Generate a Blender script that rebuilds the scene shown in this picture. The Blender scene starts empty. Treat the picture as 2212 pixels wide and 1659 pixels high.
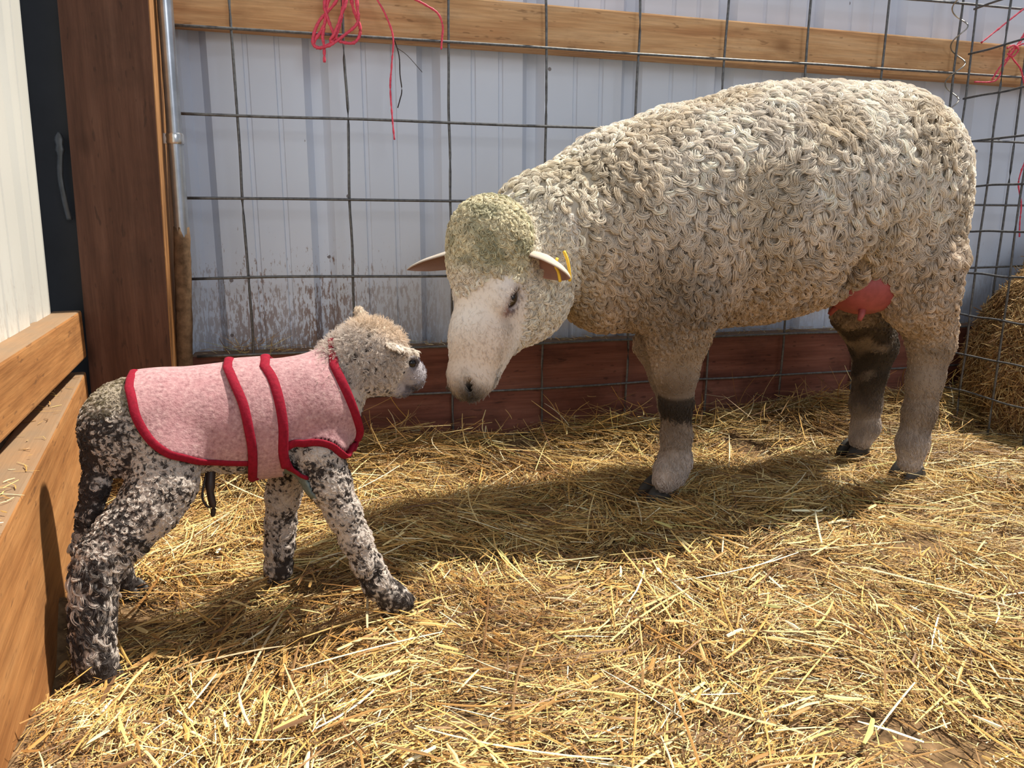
import bpy, bmesh, math
import numpy as np
from mathutils import Vector, Matrix

# ------------------------------------------------------------------ camera, sky, sun, exposure
SC = bpy.context.scene
COL = SC.collection
CAM = np.array([0.117, -1.6003, 0.5078]); YAW, PITCH, ROLL, FPX = 0.258, 0.2124, 0.0031, 1650.0
def _axes():
    cy, sy, cp, sp = math.cos(YAW), math.sin(YAW), math.cos(PITCH), math.sin(PITCH)
    f = np.array([sy*cp, cy*cp, -sp]); r = np.array([cy, -sy, 0.0]); u = np.cross(r, f)
    c, s = math.cos(ROLL), math.sin(ROLL)
    return c*r+s*u, -s*r+c*u, f
CR, CU, CF = _axes()
cam = bpy.data.objects.new('camera', bpy.data.cameras.new('camera')); COL.objects.link(cam)
cam.matrix_world = Matrix([[CR[0], CU[0], -CF[0], CAM[0]], [CR[1], CU[1], -CF[1], CAM[1]], [CR[2], CU[2], -CF[2], CAM[2]], [0, 0, 0, 1]])
cam.data.sensor_width = 36; cam.data.lens = FPX/2212*36; cam.data.clip_start = 0.02
SC.camera = cam
SUN_DIR = np.array([-.55, -.125, -1.0])
sun = bpy.data.objects.new('sun', bpy.data.lights.new('sun', 'SUN')); COL.objects.link(sun)
sun.rotation_euler = Vector(SUN_DIR).to_track_quat('-Z', 'Y').to_euler()
sun.data.energy = 8.2; sun.data.angle = math.radians(2.6); sun.data.color = (1.0, .93, .80)
door = bpy.data.objects.new('doorway_daylight', bpy.data.lights.new('doorway_daylight', 'AREA')); COL.objects.link(door)
door.data.shape = 'RECTANGLE'; door.data.size = 1.3; door.data.size_y = 1.0; door.data.energy = 30; door.data.color = (.93, .96, 1.0)
door.location = (1.3, -4.4, 2.05); door.rotation_euler = (Vector((.5, 0, .4))-door.location).to_track_quat('-Z', 'Y').to_euler()
world = bpy.data.worlds.new('sky'); SC.world = world; world.use_nodes = True
_bg = world.node_tree.nodes['Background']; _bg.inputs[0].default_value = (.80, .88, 1.0, 1); _bg.inputs[1].default_value = .46
SC.view_settings.view_transform = 'Standard'; SC.view_settings.look = 'None'; SC.view_settings.gamma = 1
SC.view_settings.use_curve_mapping = False; SC.view_settings.exposure = 0.0
SC.cycles.max_bounces = 5; SC.cycles.diffuse_bounces = 3; SC.cycles.use_denoising = True

DETAIL = 1.0          # 1 = full number of strands and straws

# ------------------------------------------------------------------ small helpers
def at(px, py, Y):            # point on the vertical plane y = Y seen at that place of the photo
    d = CF+(px-1106)/FPX*CR-(py-829.5)/FPX*CU
    return CAM+(Y-CAM[1])/d[1]*d
def tag(o, label=None, cat=None, group=None, kind=None):
    if label: o['label'] = label
    if cat: o['category'] = cat
    if group: o['group'] = group
    if kind: o['kind'] = kind
    return o
def empty(name, loc, label, cat, group=None):
    o = bpy.data.objects.new(name, None); COL.objects.link(o); o.location = loc; o.empty_display_size = .05
    return tag(o, label, cat, group)
def link(name, me, mats, parent=None):
    o = bpy.data.objects.new(name, me); COL.objects.link(o)
    for m in (mats if isinstance(mats, (list, tuple)) else [mats]):
        me.materials.append(m)
    if parent is not None:
        o.parent = parent
        base = parent.matrix_parent_inverse @ parent.matrix_basis if parent.parent is None else None
        root = parent
        inv = Matrix.Identity(4); chain = []
        while root is not None: chain.append(root); root = root.parent
        M = Matrix.Identity(4)
        for c in reversed(chain): M = M @ c.matrix_parent_inverse @ c.matrix_basis
        o.matrix_parent_inverse = M.inverted()
    return o
def mesh_np(name, V, F, mats, parent=None, smooth=True, col=None, matidx=None):
    me = bpy.data.meshes.new(name)
    V = np.asarray(V, np.float32); F = np.asarray(F, np.int32)
    me.vertices.add(len(V)); me.vertices.foreach_set('co', V.ravel())
    n = F.shape[1]
    me.loops.add(F.size); me.loops.foreach_set('vertex_index', F.ravel())
    me.polygons.add(len(F)); me.polygons.foreach_set('loop_start', np.arange(0, F.size, n, dtype=np.int32))
    me.polygons.foreach_set('loop_total', np.full(len(F), n, np.int32))
    me.polygons.foreach_set('use_smooth', np.full(len(F), smooth))
    if col is not None:
        a = me.color_attributes.new('Col', 'FLOAT_COLOR', 'POINT')
        a.data.foreach_set('color', np.c_[col, np.ones(len(col))].astype(np.float32).ravel())
    me.update(calc_edges=True); me.validate()
    return link(name, me, mats, parent)
def mesh_bm(name, bm, mats, parent=None, smooth=False):
    bmesh.ops.recalc_face_normals(bm, faces=bm.faces)
    me = bpy.data.meshes.new(name); bm.to_mesh(me); bm.free()
    for p in me.polygons: p.use_smooth = smooth
    return link(name, me, mats, parent)
def tube(path, rad, sides=8, flat=1.0, up=(0, 0, 1), caps=True):
    """verts, quads of a tube along a polyline; rad scalar or per point; flat squashes it along the up direction"""
    P = np.asarray(path, float); n = len(P); R = np.broadcast_to(np.asarray(rad, float), (n,))
    T = np.gradient(P, axis=0); T /= np.linalg.norm(T, axis=1)[:, None]+1e-12
    U = np.broadcast_to(np.asarray(up, float), (n, 3)).copy()
    U = U-(U*T).sum(1)[:, None]*T
    bad = np.linalg.norm(U, axis=1) < 1e-3
    U[bad] = np.cross(T[bad], [0.3, .9, .1])
    U /= np.linalg.norm(U, axis=1)[:, None]
    S = np.cross(T, U)
    a = np.arange(sides)/sides*2*np.pi
    V = P[:, None]+R[:, None, None]*(np.cos(a)[None, :, None]*S[:, None]+flat*np.sin(a)[None, :, None]*U[:, None])
    V = V.reshape(-1, 3); F = []
    for i in range(n-1):
        for j in range(sides):
            k = (j+1) % sides
            F.append((i*sides+j, i*sides+k, (i+1)*sides+k, (i+1)*sides+j))
    if caps:
        c0 = len(V); V = np.r_[V, P[:1], P[-1:]]
        for j in range(sides):
            k = (j+1) % sides
            F.append((c0, k, j, j)); F.append((c0+1, (n-1)*sides+j, (n-1)*sides+k, (n-1)*sides+k))
    return V, F
def tubes_obj(name, tubes, mat, parent=None, smooth=True):
    bm = bmesh.new()
    for V, F in tubes:
        vs = [bm.verts.new(v) for v in V]
        for f in F:
            q = []
            for i in f:
                if i not in q: q.append(i)
            try: bm.faces.new([vs[i] for i in q])
            except ValueError: pass
    return mesh_bm(name, bm, mat, parent, smooth)
def smooth_path(pts, n=24):
    """Catmull-Rom through the points"""
    P = np.asarray(pts, float); P = np.r_[[2*P[0]-P[1]], P, [2*P[-1]-P[-2]]]; out = []
    for i in range(1, len(P)-2):
        for t in np.linspace(0, 1, n, endpoint=False):
            a, b, c, d = P[i-1:i+3]
            out.append(.5*(2*b+(c-a)*t+(2*a-5*b+4*c-d)*t*t+(3*b-a-3*c+d)*t**3))
    out.append(P[-2]); return np.array(out)
class Wave:                    # cheap smooth 3-D noise: a sum of random sines, about -1..1
    def __init__(s, freq, seed, n=10):
        g = np.random.default_rng(seed); k = g.normal(size=(n, 3)); k /= np.linalg.norm(k, axis=1)[:, None]
        s.k = k*freq*g.uniform(.6, 1.5, (n, 1))*2*np.pi; s.p = g.uniform(0, 6.28, n); s.n = n
    def __call__(s, P):
        return np.sin(P @ s.k.T+s.p).sum(1)/math.sqrt(s.n)
def sstep(a, b, x):
    t = np.clip((x-a)/(b-a), 0, 1); return t*t*(3-2*t)

# ------------------------------------------------------------------ materials
def mat(name):
    m = bpy.data.materials.new(name); m.use_nodes = True
    nt = m.node_tree; return m, nt, nt.nodes['Principled BSDF']
def N(nt, t, **kw):
    n = nt.nodes.new(t)
    for k, v in kw.items():
        if k.startswith('i_'):
            key = k[2:]; key = int(key) if key.isdigit() else key
            n.inputs[key].default_value = v
        else: setattr(n, k, v)
    return n
def ramp(nt, stops, src=None):
    n = nt.nodes.new('ShaderNodeValToRGB'); e = n.color_ramp.elements
    while len(e) < len(stops): e.new(.5)
    for el, (p, c) in zip(e, stops):
        el.position = p; el.color = (c[0], c[1], c[2], 1) if not isinstance(c, (int, float)) else (c, c, c, 1)
    if src is not None: nt.links.new(src, n.inputs[0])
    return n
def mixc(nt, fac, a, b, blend='MIX'):
    n = nt.nodes.new('ShaderNodeMix'); n.data_type = 'RGBA'; n.blend_type = blend
    for s, v in ((n.inputs[0], fac), (n.inputs[6], a), (n.inputs[7], b)):
        if hasattr(v, 'links'): nt.links.new(v, s)
        elif isinstance(v, (int, float)): s.default_value = v
        else: s.default_value = (*v, 1)
    return n.outputs[2]
def math_(nt, op, a, b=None):
    n = nt.nodes.new('ShaderNodeMath'); n.operation = op
    for s, v in ((n.inputs[0], a), (n.inputs[1], b)):
        if v is None: continue
        if hasattr(v, 'links'): nt.links.new(v, s)
        else: s.default_value = v
    return n.outputs[0]
def coords(nt, scale=(1, 1, 1), loc=(0, 0, 0)):
    tc = nt.nodes.new('ShaderNodeTexCoord'); mp = nt.nodes.new('ShaderNodeMapping')
    mp.inputs['Scale'].default_value = scale; mp.inputs['Location'].default_value = loc
    nt.links.new(tc.outputs['Object'], mp.inputs[0]); return mp.outputs[0]
def noise(nt, vec, scale, detail=4, rough=.55):
    n = nt.nodes.new('ShaderNodeTexNoise'); n.inputs['Scale'].default_value = scale
    n.inputs['Detail'].default_value = detail; n.inputs['Roughness'].default_value = rough
    nt.links.new(vec, n.inputs['Vector']); return n.outputs['Fac']
def bump(nt, bs, h, strength, dist=.002):
    b = nt.nodes.new('ShaderNodeBump'); b.inputs['Strength'].default_value = strength; b.inputs['Distance'].default_value = dist
    nt.links.new(h, b.inputs['Height']); nt.links.new(b.outputs[0], bs.inputs['Normal'])

def wood(name, dark, mid, light, stain=(.05, .03, .02), stain_amt=.5, knots=True, rough=.75, seed=0.0, dust=0.):
    """grain runs along the object's local x"""
    m, nt, bs = mat(name)
    v = coords(nt, (1.2, 14, 14), (seed, seed*.7, 0))
    g = noise(nt, v, 3.2, 5, .6)
    v2 = coords(nt, (5, 120, 120), (seed, 0, 0)); fine = noise(nt, v2, 2.0, 3, .6)
    c = ramp(nt, [(.3, dark), (.5, mid), (.72, light)], g).outputs[0]
    c = mixc(nt, .35, c, ramp(nt, [(.35, .35), (.65, 1.)], fine).outputs[0], 'MULTIPLY')
    if knots:
        vo = nt.nodes.new('ShaderNodeTexVoronoi'); vo.inputs['Scale'].default_value = 1.0
        nt.links.new(coords(nt, (5.5, 9, 9), (seed*3+.3, .4, .2)), vo.inputs['Vector'])
        k = ramp(nt, [(.04, 1.), (.17, 0.)], vo.outputs['Distance']).outputs[0]
        c = mixc(nt, math_(nt, 'MULTIPLY', k, .75), c, (dark[0]*.45, dark[1]*.4, dark[2]*.35))
    s = noise(nt, coords(nt, (2, 3, 3), (seed+4, 1, 0)), 3.0, 6, .65)
    c = mixc(nt, math_(nt, 'MULTIPLY', ramp(nt, [(.5, 0.), (.75, 1.)], s).outputs[0], stain_amt), c, stain)
    sp = noise(nt, coords(nt, (14, 60, 60), (seed, 3, 0)), 2.2, 2, .5)
    c = mixc(nt, math_(nt, 'MULTIPLY', ramp(nt, [(.66, 0.), (.72, 1.)], sp).outputs[0], .55), c, stain)
    if dust:                       # settled dust and muck on the upper edge of a rail
        ge = nt.nodes.new('ShaderNodeNewGeometry'); sz = nt.nodes.new('ShaderNodeSeparateXYZ'); nt.links.new(ge.outputs['True Normal'], sz.inputs[0])
        upw = ramp(nt, [(.60, 0.), (.9, 1.)], sz.outputs[2]).outputs[0]
        c = mixc(nt, math_(nt, 'MULTIPLY', upw, ramp(nt, [(.25, .55), (.6, dust)], s).outputs[0]), c, (.215, .150, .095))
    nt.links.new(c, bs.inputs['Base Color']); bs.inputs['Roughness'].default_value = rough
    bs.inputs['Specular IOR Level'].default_value = .25
    bump(nt, bs, fine, .35, .0015)
    return m
M_pine = wood('pine', (.50, .25, .11), (.66, .38, .18), (.76, .49, .27), stain=(.20, .10, .045), stain_amt=.45, seed=1.3)
M_fir = wood('orange_fir', (.27, .110, .034), (.40, .182, .062), (.50, .25, .095), stain=(.12, .055, .025), stain_amt=.55, knots=False, seed=2.1, dust=.95)
M_post = wood('brown_treated', (.070, .030, .018), (.105, .046, .028), (.14, .066, .042), stain=(.035, .018, .012), stain_amt=.6, seed=5.2)
M_postedge = wood('pale_sunlit_edge', (.30, .13, .04), (.40, .19, .07), (.46, .24, .10), stain=(.1, .04, .02), knots=False, seed=3.7)  # pale wood, with the sunlit look of this face put into the colour
M_red = wood('red_brown_treated', (.12, .042, .028), (.20, .075, .052), (.27, .115, .082), stain=(.03, .015, .012), stain_amt=.75, knots=False, seed=7.7, dust=.8)

def siding(name, base, splat=1.0, low=.42):
    m, nt, bs = mat(name)
    v = coords(nt)
    sep = nt.nodes.new('ShaderNodeSeparateXYZ'); nt.links.new(v, sep.inputs[0]); z = sep.outputs[2]
    big = noise(nt, v, 2.5, 3, .5)
    c = mixc(nt, ramp(nt, [(.35, 0.), (.7, 1.)], big).outputs[0], base, tuple(b*.88 for b in base))
    # dried splashes, dense near the bottom, thinning upwards
    st = noise(nt, coords(nt, (170, 170, 46)), 1.0, 6, .70)
    dens = ramp(nt, [(0.0, .66), (.24, .63), (.33, .585), (low, .49), (.6, .24), (1., .2)], z).outputs[0]
    f = math_(nt, 'GREATER_THAN', math_(nt, 'ADD', st, dens), 1.09)
    blot = noise(nt, coords(nt, (30, 30, 22), (2, 2, 2)), 1.6, 4, .6)
    f2 = ramp(nt, [(.0, 0.), (.045, 1.)], math_(nt, 'SUBTRACT', math_(nt, 'ADD', st, dens), 1.07)).outputs[0]
    f2 = math_(nt, 'MULTIPLY', f2, splat)
    area = ramp(nt, [(.36, .45), (.52, 1.)], noise(nt, coords(nt, (3, 3, 1), (1.2, 0, 0)), 1.4, 2, .5)).outputs[0]
    px_ = math_(nt, 'SUBTRACT', sep.outputs[0], .58); gs = math_(nt, 'POWER', 2.718, math_(nt, 'MULTIPLY', math_(nt, 'MULTIPLY', px_, px_), -26.0))
    area = math_(nt, 'MULTIPLY', area, math_(nt, 'ADD', math_(nt, 'MULTIPLY', gs, .85), .15))
    c = mixc(nt, math_(nt, 'MULTIPLY', f2, area), c, (.17, .078, .032))
    haze = math_(nt, 'MULTIPLY', ramp(nt, [(.22, .25), (.32, 0.)], z).outputs[0], ramp(nt, [(.4, 0.), (.65, 1.)], blot).outputs[0])
    c = mixc(nt, math_(nt, 'MULTIPLY', haze, splat), c, (.40, .30, .22))
    sp = nt.nodes.new('ShaderNodeTexVoronoi'); sp.inputs['Scale'].default_value = 17; nt.links.new(v, sp.inputs['Vector'])
    dot = math_(nt, 'LESS_THAN', sp.outputs['Distance'], .07)
    keep = math_(nt, 'GREATER_THAN', noise(nt, v, 9, 1, .5), .56)
    c = mixc(nt, math_(nt, 'MULTIPLY', math_(nt, 'MULTIPLY', dot, keep), .8*splat), c, (.09, .06, .05))
    nt.links.new(c, bs.inputs['Base Color']); bs.inputs['Roughness'].default_value = .34
    bs.inputs['Specular IOR Level'].default_value = .45
    bump(nt, bs, noise(nt, coords(nt, (1, 1, .35)), 6, 2, .5), .5, .012)
    return m
M_side_back = siding('painted_siding', (.64, .71, .84))
M_side_left = siding('painted_siding_left', (.70, .70, .66), splat=.6)

def simple(name, c, rough=.6, metal=0., spec=.4, vary=0., vs=40., bmp=0.):
    m, nt, bs = mat(name)
    bs.inputs['Base Color'].default_value = (*c, 1); bs.inputs['Roughness'].default_value = rough
    bs.inputs['Metallic'].default_value = metal; bs.inputs['Specular IOR Level'].default_value = spec
    if vary:
        n = noise(nt, coords(nt), vs, 4, .6)
        cc = mixc(nt, ramp(nt, [(.3, 0.), (.7, 1.)], n).outputs[0], tuple(x*(1-vary) for x in c), tuple(min(1, x*(1+vary*.5)) for x in c))
        nt.links.new(cc, bs.inputs['Base Color'])
        if bmp: bump(nt, bs, n, bmp, .001)
    return m
M_wire = simple('galvanized_wire', (.15, .152, .155), .5, .6, .5, .45, 130)
M_coil = simple('spiral_wire', (.40, .38, .34), .35, .85, .5, .3, 90)
M_pipe = simple('galvanized_pipe', (.42, .45, .50), .30, .8, .5, .25, 25)
M_strap = simple('pipe_strap', (.62, .63, .64), .25, .9, .5, .2, 50)
M_crust = simple('dried_muck', (.17, .105, .06), .9, 0, .2, .55, 60, .8)
M_dark = simple('gap_shade_sheet', (.008, .009, .012), .5, 0, .4, .5, 12)
M_dark2 = simple('dark_torn_plastic', (.07, .075, .08), .4, 0, .5, .5, 30)
M_twine = simple('red_baling_twine', (.76, .075, .13), .55, 0, .4, .3, 300, .5)
M_stake = simple('weathered_board', (.25, .22, .17), .85, 0, .2, .5, 20)
M_dirt = simple('packed_bedding', (.20, .125, .065), .95, 0, .1, .75, 55, 1.0)
M_hay = simple('bale_core', (.22, .12, .045), .95, 0, .1, .6, 60, 1.0)

def attr_mat(name, rough=.8, spec=.15, sheen=0., bmp=0., bs_scale=300., trans=0.):
    m, nt, bs = mat(name)
    a = nt.nodes.new('ShaderNodeAttribute'); a.attribute_name = 'Col'
    nt.links.new(a.outputs['Color'], bs.inputs['Base Color'])
    bs.inputs['Roughness'].default_value = rough; bs.inputs['Specular IOR Level'].default_value = spec
    if sheen: bs.inputs['Sheen Weight'].default_value = sheen
    if bmp: bump(nt, bs, noise(nt, coords(nt), bs_scale, 3, .6), bmp, .001)
    if trans:
        tr = nt.nodes.new('ShaderNodeBsdfTranslucent'); nt.links.new(a.outputs['Color'], tr.inputs[0])
        mx = nt.nodes.new('ShaderNodeMixShader'); mx.inputs[0].default_value = trans
        nt.links.new(bs.outputs[0], mx.inputs[1]); nt.links.new(tr.outputs[0], mx.inputs[2])
        nt.links.new(mx.outputs[0], nt.nodes['Material Output'].inputs[0])
    return m
M_strand = attr_mat('wool_strand', .62, .3, trans=.18)
M_skin = attr_mat('skin_and_underwool', .8, .15, bmp=.4)
M_straw = attr_mat('straw', .5, .35, trans=.12)
M_eye = simple('eye_ball', (.008, .006, .006), .16, 0, .5)
M_iris = simple('iris', (.035, .020, .012), .15, 0, .6)
M_hoof = simple('hoof_horn', (.045, .040, .036), .55, 0, .4, .5, 60, .4)
M_udder = simple('udder_skin', (.34, .075, .070), .55, 0, .35, .25, 60, .3)
M_eartag = simple('yellow_ear_tag', (.80, .50, .04), .5)
M_bind = simple('crimson_binding', (.235, .007, .023), .8, 0, .15, .25, 250, .5)
M_cord = simple('dried_cord', (.035, .022, .020), .5, 0, .4, .4, 90)
def felt():
    m, nt, bs = mat('pink_wool_felt')
    a = noise(nt, coords(nt, (1, 1, 1)), 210, 5, .7); b = noise(nt, coords(nt, (1, 1, 1)), 45, 3, .6)
    c = ramp(nt, [(.30, (.20, .095, .105)), (.44, (.35, .19, .205)), (.58, (.45, .265, .275)), (.74, (.58, .395, .39))], a).outputs[0]
    c = mixc(nt, math_(nt, 'MULTIPLY', ramp(nt, [(.4, 0.), (.65, 1.)], b).outputs[0], .35), c, (.42, .19, .21))
    nt.links.new(c, bs.inputs['Base Color']); bs.inputs['Roughness'].default_value = .95
    bs.inputs['Specular IOR Level'].default_value = .05; bs.inputs['Sheen Weight'].default_value = .3
    bump(nt, bs, a, .8, .002); return m
M_felt = felt()

# ------------------------------------------------------------------ ground height
_gw = [Wave(1.6, 3), Wave(4.5, 4), Wave(11, 5)]
def gh(x, y):
    x = np.atleast_1d(np.asarray(x, float)); y = np.atleast_1d(np.asarray(y, float))
    P = np.c_[x, y, np.zeros_like(x)]
    w = _gw[0](P)*.008+_gw[1](P)*.007+_gw[2](P)*.003
    wallm = sstep(-.20, -.01, y)*(.045+.03*sstep(.8, 1.4, x)+.035*sstep(.1, -.15, x))
    calm = np.ones_like(x)
    for fx, fy in FEET:
        calm = np.minimum(calm, sstep(.02, .14, np.hypot(x-fx, y-fy)))
    db = (x-(-.281+(-.10-y)*.162))
    side = sstep(.13, .0, db)*sstep(-.35, -.55, y)*.075
    return w*calm+wallm+side*np.maximum(calm, .3)
FEET = [(.718, -.398), (1.232, -.427), (1.252, -.249), (.78, -.27), (-.122, -.761), (-.137, -.539), (.202, -.672), (.051, -.538)]

# ------------------------------------------------------------------ building shell
def box_bm(bm, a, b, bev=0.):
    a = np.array(a); b = np.array(b); r = bmesh.ops.create_cube(bm, size=1.0)
    for v in r['verts']:
        v.co = Vector((a+b)/2)+Vector([v.co[i]*(b[i]-a[i]) for i in range(3)])
    if bev:
        es = list({e for v in r['verts'] for e in v.link_edges})
        bmesh.ops.bevel(bm, geom=es, offset=bev, segments=2, affect='EDGES', profile=.6)
def board(name, p0, p1, h, th, m, bev=.003, side=1, parent=None):
    """board with its top front edge running p0 -> p1; h down, th away from the viewer (side=+1: to the left of travel)"""
    p0 = Vector(p0); p1 = Vector(p1); L = (p1-p0).length; bm = bmesh.new()
    box_bm(bm, (0, 0 if side > 0 else -th, -h), (L, th if side > 0 else 0, 0), bev)
    # subtle lengthwise unevenness
    o = mesh_bm(name, bm, m, parent)
    d = (p1-p0).normalized(); zc = Vector((0, 0, 1)); yv = zc.cross(d).normalized(); zz = d.cross(yv)
    o.matrix_world = Matrix(((d.x, yv.x, zz.x, p0.x), (d.y, yv.y, zz.y, p0.y), (d.z, yv.z, zz.z, p0.z), (0, 0, 0, 1)))
    return o

def siding_sheet(name, length, z0, z1, m, phase=0.):
    """ribbed steel sheet along local x, front at y = 0, ribs sunk away from the viewer"""
    prof = []; pitch = .2286; x = -phase
    while x < length+pitch:
        for dx, dy in ((0, 0), (.058, 0), (.060, .003), (.068, .003), (.070, 0), (.118, 0), (.120, .003), (.128, .003), (.130, 0), (.172, 0), (.186, .019), (.208, .019), (.2225, 0)):
            prof.append((x+dx, dy))
        x += pitch
    prof = [q for q in prof if 0 <= q[0] <= length]
    n = len(prof); zs = np.linspace(z0, z1, 14); V = []; F = []
    wv = Wave(1.6, 17)
    for j, z in enumerate(zs):
        for (a, b) in prof: V.append((a, b, z))
    V = np.array(V); V[:, 1] += wv(V*[1, 0, 1])*.0015
    for j in range(len(zs)-1):
        for i in range(n-1):
            F.append((j*n+i, j*n+i+1, (j+1)*n+i+1, (j+1)*n+i))
    o = mesh_np(name, V, F, m, smooth=False)
    md = o.modifiers.new('thickness', 'SOLIDIFY'); md.thickness = .0012; md.offset = 1
    return o

WALLY = .085
wb = siding_sheet('wall_back', 3.3, .02, 1.11, M_side_back, phase=.054); wb.location = (-.45, WALLY, 0)
tag(wb, 'pale blue-white ribbed metal siding behind the wire panel, brown splashes low down', kind='structure')

# left wall: siding sheet leaning slightly out of square
ldir = np.array([.096, -.9954]); L0 = np.array([-.325, -.095])
wl = siding_sheet('wall_left', 1.7, .02, 1.11, M_side_left, phase=.02)
wl.matrix_world = Matrix(((ldir[0], -(-ldir[1]) , 0, L0[0]), (ldir[1], -ldir[0], 0, L0[1]), (0, 0, 1, 0), (0, 0, 0, 1)))
wl.matrix_world = Matrix(((ldir[0], ldir[1], .05, L0[0]), (ldir[1], -ldir[0], 0, L0[1]), (0, 0, 1, 0), (0, 0, 0, 1)))
tag(wl, 'cream-white ribbed metal siding at the left edge, above the timber rails', kind='structure')
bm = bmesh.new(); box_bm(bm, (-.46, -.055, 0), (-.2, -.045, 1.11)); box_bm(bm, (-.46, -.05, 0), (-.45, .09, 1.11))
tr = mesh_bm('dark_gap_fill', bm, M_dark); tag(tr, 'near-black sheet standing in for the dark gap left of the brown post', kind='structure')  # near-black colour stands in for the shade of the gap
# torn pale plastic curl in the dark corner
pl = smooth_path([at(126, 285, -.075), at(130, 330, -.08), at(130, 380, -.08), at(139, 430, -.08), at(150, 475, -.07)], 8)
V, F = tube(pl, [.002, .005, .007, .008, .007, .006, .007, .008, .006, .005]+[.005]*(len(pl)-10), 6, .3, up=(0, 1, 0))
tag(tubes_obj('plastic_strip', [(V, F)], M_dark2), 'thin torn strip of grey plastic in the dark gap beside the brown post', 'plastic scrap')

# floor
nx, ny = 260, 190
gx = np.linspace(-.45, 3.0, nx); gy = np.linspace(-2.3, .10, ny)
X, Yg = np.meshgrid(gx, gy, indexing='ij'); Zg = gh(X.ravel(), Yg.ravel())-.012
V = np.c_[X.ravel(), Yg.ravel(), Zg]
ii = (np.arange(nx-1)[:, None]*ny+np.arange(ny-1)[None]).ravel()
F = np.c_[ii, ii+ny, ii+ny+1, ii+1]
tag(mesh_np('floor', V, F, M_dirt), 'packed brown bedding under the loose straw', kind='structure')

# post (leans a touch like in the photo)
post = empty('timber_post', (-.205, -.03, 0), 'thick dark brown timber post in the left corner, with a pale sunlit-toned orange right edge', 'post')
LEAN = .026
def lean(bm):
    for v in bm.verts: v.co.x += (v.co.z-.2)*LEAN
bm = bmesh.new(); box_bm(bm, (-.277, -.10, 0), (-.139, .035, 1.11), .002); lean(bm)
o = mesh_bm('shaft', bm, M_post, post)
o.rotation_euler = (0, 0, 0)
bm = bmesh.new(); box_bm(bm, (-.1395, -.098, 0), (-.1375, .033, 1.11)); lean(bm)
mesh_bm('side_face', bm, M_postedge, post)['label'] = 'pale orange-brown right face of the post, sunlit tone in its colour'
# give the post vertical grain: its material works on local x, so swap axes through a mapping
for mm in (M_post, M_postedge):
    for n in mm.node_tree.nodes:
        if n.type == 'MAPPING':
            s = n.inputs['Scale'].default_value; s[0], s[2] = s[2], s[0]

# galvanized pipe with strap
pipe = empty('conduit_pipe', (-.100, -.04, 0), 'galvanized metal pipe strapped upright beside the brown post, crusted brown at the bottom', 'pipe')
pt = at(356, 0, -.04); pm = at(393, 500, -.04); pb = at(400, 800, -.04)
dirp = (pm-pt)/(pm-pt)[2]; top = pt+dirp*(1.11-pt[2]); low = pb-(pb-pm)/(pb-pm)[2]*(pb[2]-.0)
tubes_obj('pipe', [tube([top, pt, pm, pb, low], .0132, 16)], M_pipe, pipe)
g = np.random.default_rng(8)
cr = [pm+(pb-pm)*t+(low-pb)*0 for t in np.linspace(-.03, 1, 14)]+[pb+(low-pb)*t for t in np.linspace(.1, 1, 6)]
V, F = tube(cr, np.interp(np.arange(len(cr)), [0, 2, 5, 40], [.0126, .0136, .0143, .0150])+g.uniform(0, .0012, len(cr)), 20); V += g.normal(0, .0006, V.shape)
tubes_obj('dirt_crust', [(V, F)], M_crust, pipe)['label'] = 'dried brown muck crusted round the lower pipe'
c = at(378, 300, -.04)
bm = bmesh.new(); box_bm(bm, (c[0]-.036, c[1]-.004, c[2]-.0095), (c[0]-.008, c[1]+.003, c[2]+.0095), .001)
V, F = tube([c-[0, 0, .0095], c-[0, 0, .006], c, c+[0, 0, .006], c+[0, 0, .0095]], [.0142, .0160, .0150, .0160, .0142], 18, caps=False)
o = tubes_obj('strap', [(V, F)], M_strap, pipe); o['label'] = 'bright metal strap round the pipe'
mesh_bm('strap_foot', bm, M_strap, o)

# rails
ua, ub = at(370, 50, .024), at(2212, 181, .024); ub = ua+(ub-ua)*1.45; ua = ua+(ua-ub)*.002
o = board('upper_rail', ua+[0, 0, .088], ub+[0, 0, .088], .088, .052, M_pine, .004)
tag(o, 'knotty pale pine rail running along the back wall above the ewe', 'timber board')
o = board('lower_rail', (-.12, .012, .2385), (2.85, .012, .2385), .235, .060, M_red, .004)
tag(o, 'dark red-brown treated skirt board along the foot of the back wall', 'timber board')
p0 = at(176, 670, -.10); p1 = p0+np.array([.096, -.9954, 0.0])*1.5
o = board('left_upper_rail', p0, p1, .084, .046, M_fir, .004, side=-1)
o.name = 'upper_rail'; tag(o, 'orange timber rail fixed to the left siding, upper of the two boards there', 'timber board')
p0 = np.array([-.281, -.10, .238]); p1 = p0+np.array([.16, -.987, 0])*1.5
o = board('lower_rail', p0, p1, .25, .05, M_fir, .004, side=-1)
tag(o, 'wide orange timber board standing in the straw at left, behind the lamb, dusty on top', 'timber board')
LOWB = (p0, np.array([.16, -.987, 0]))

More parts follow.
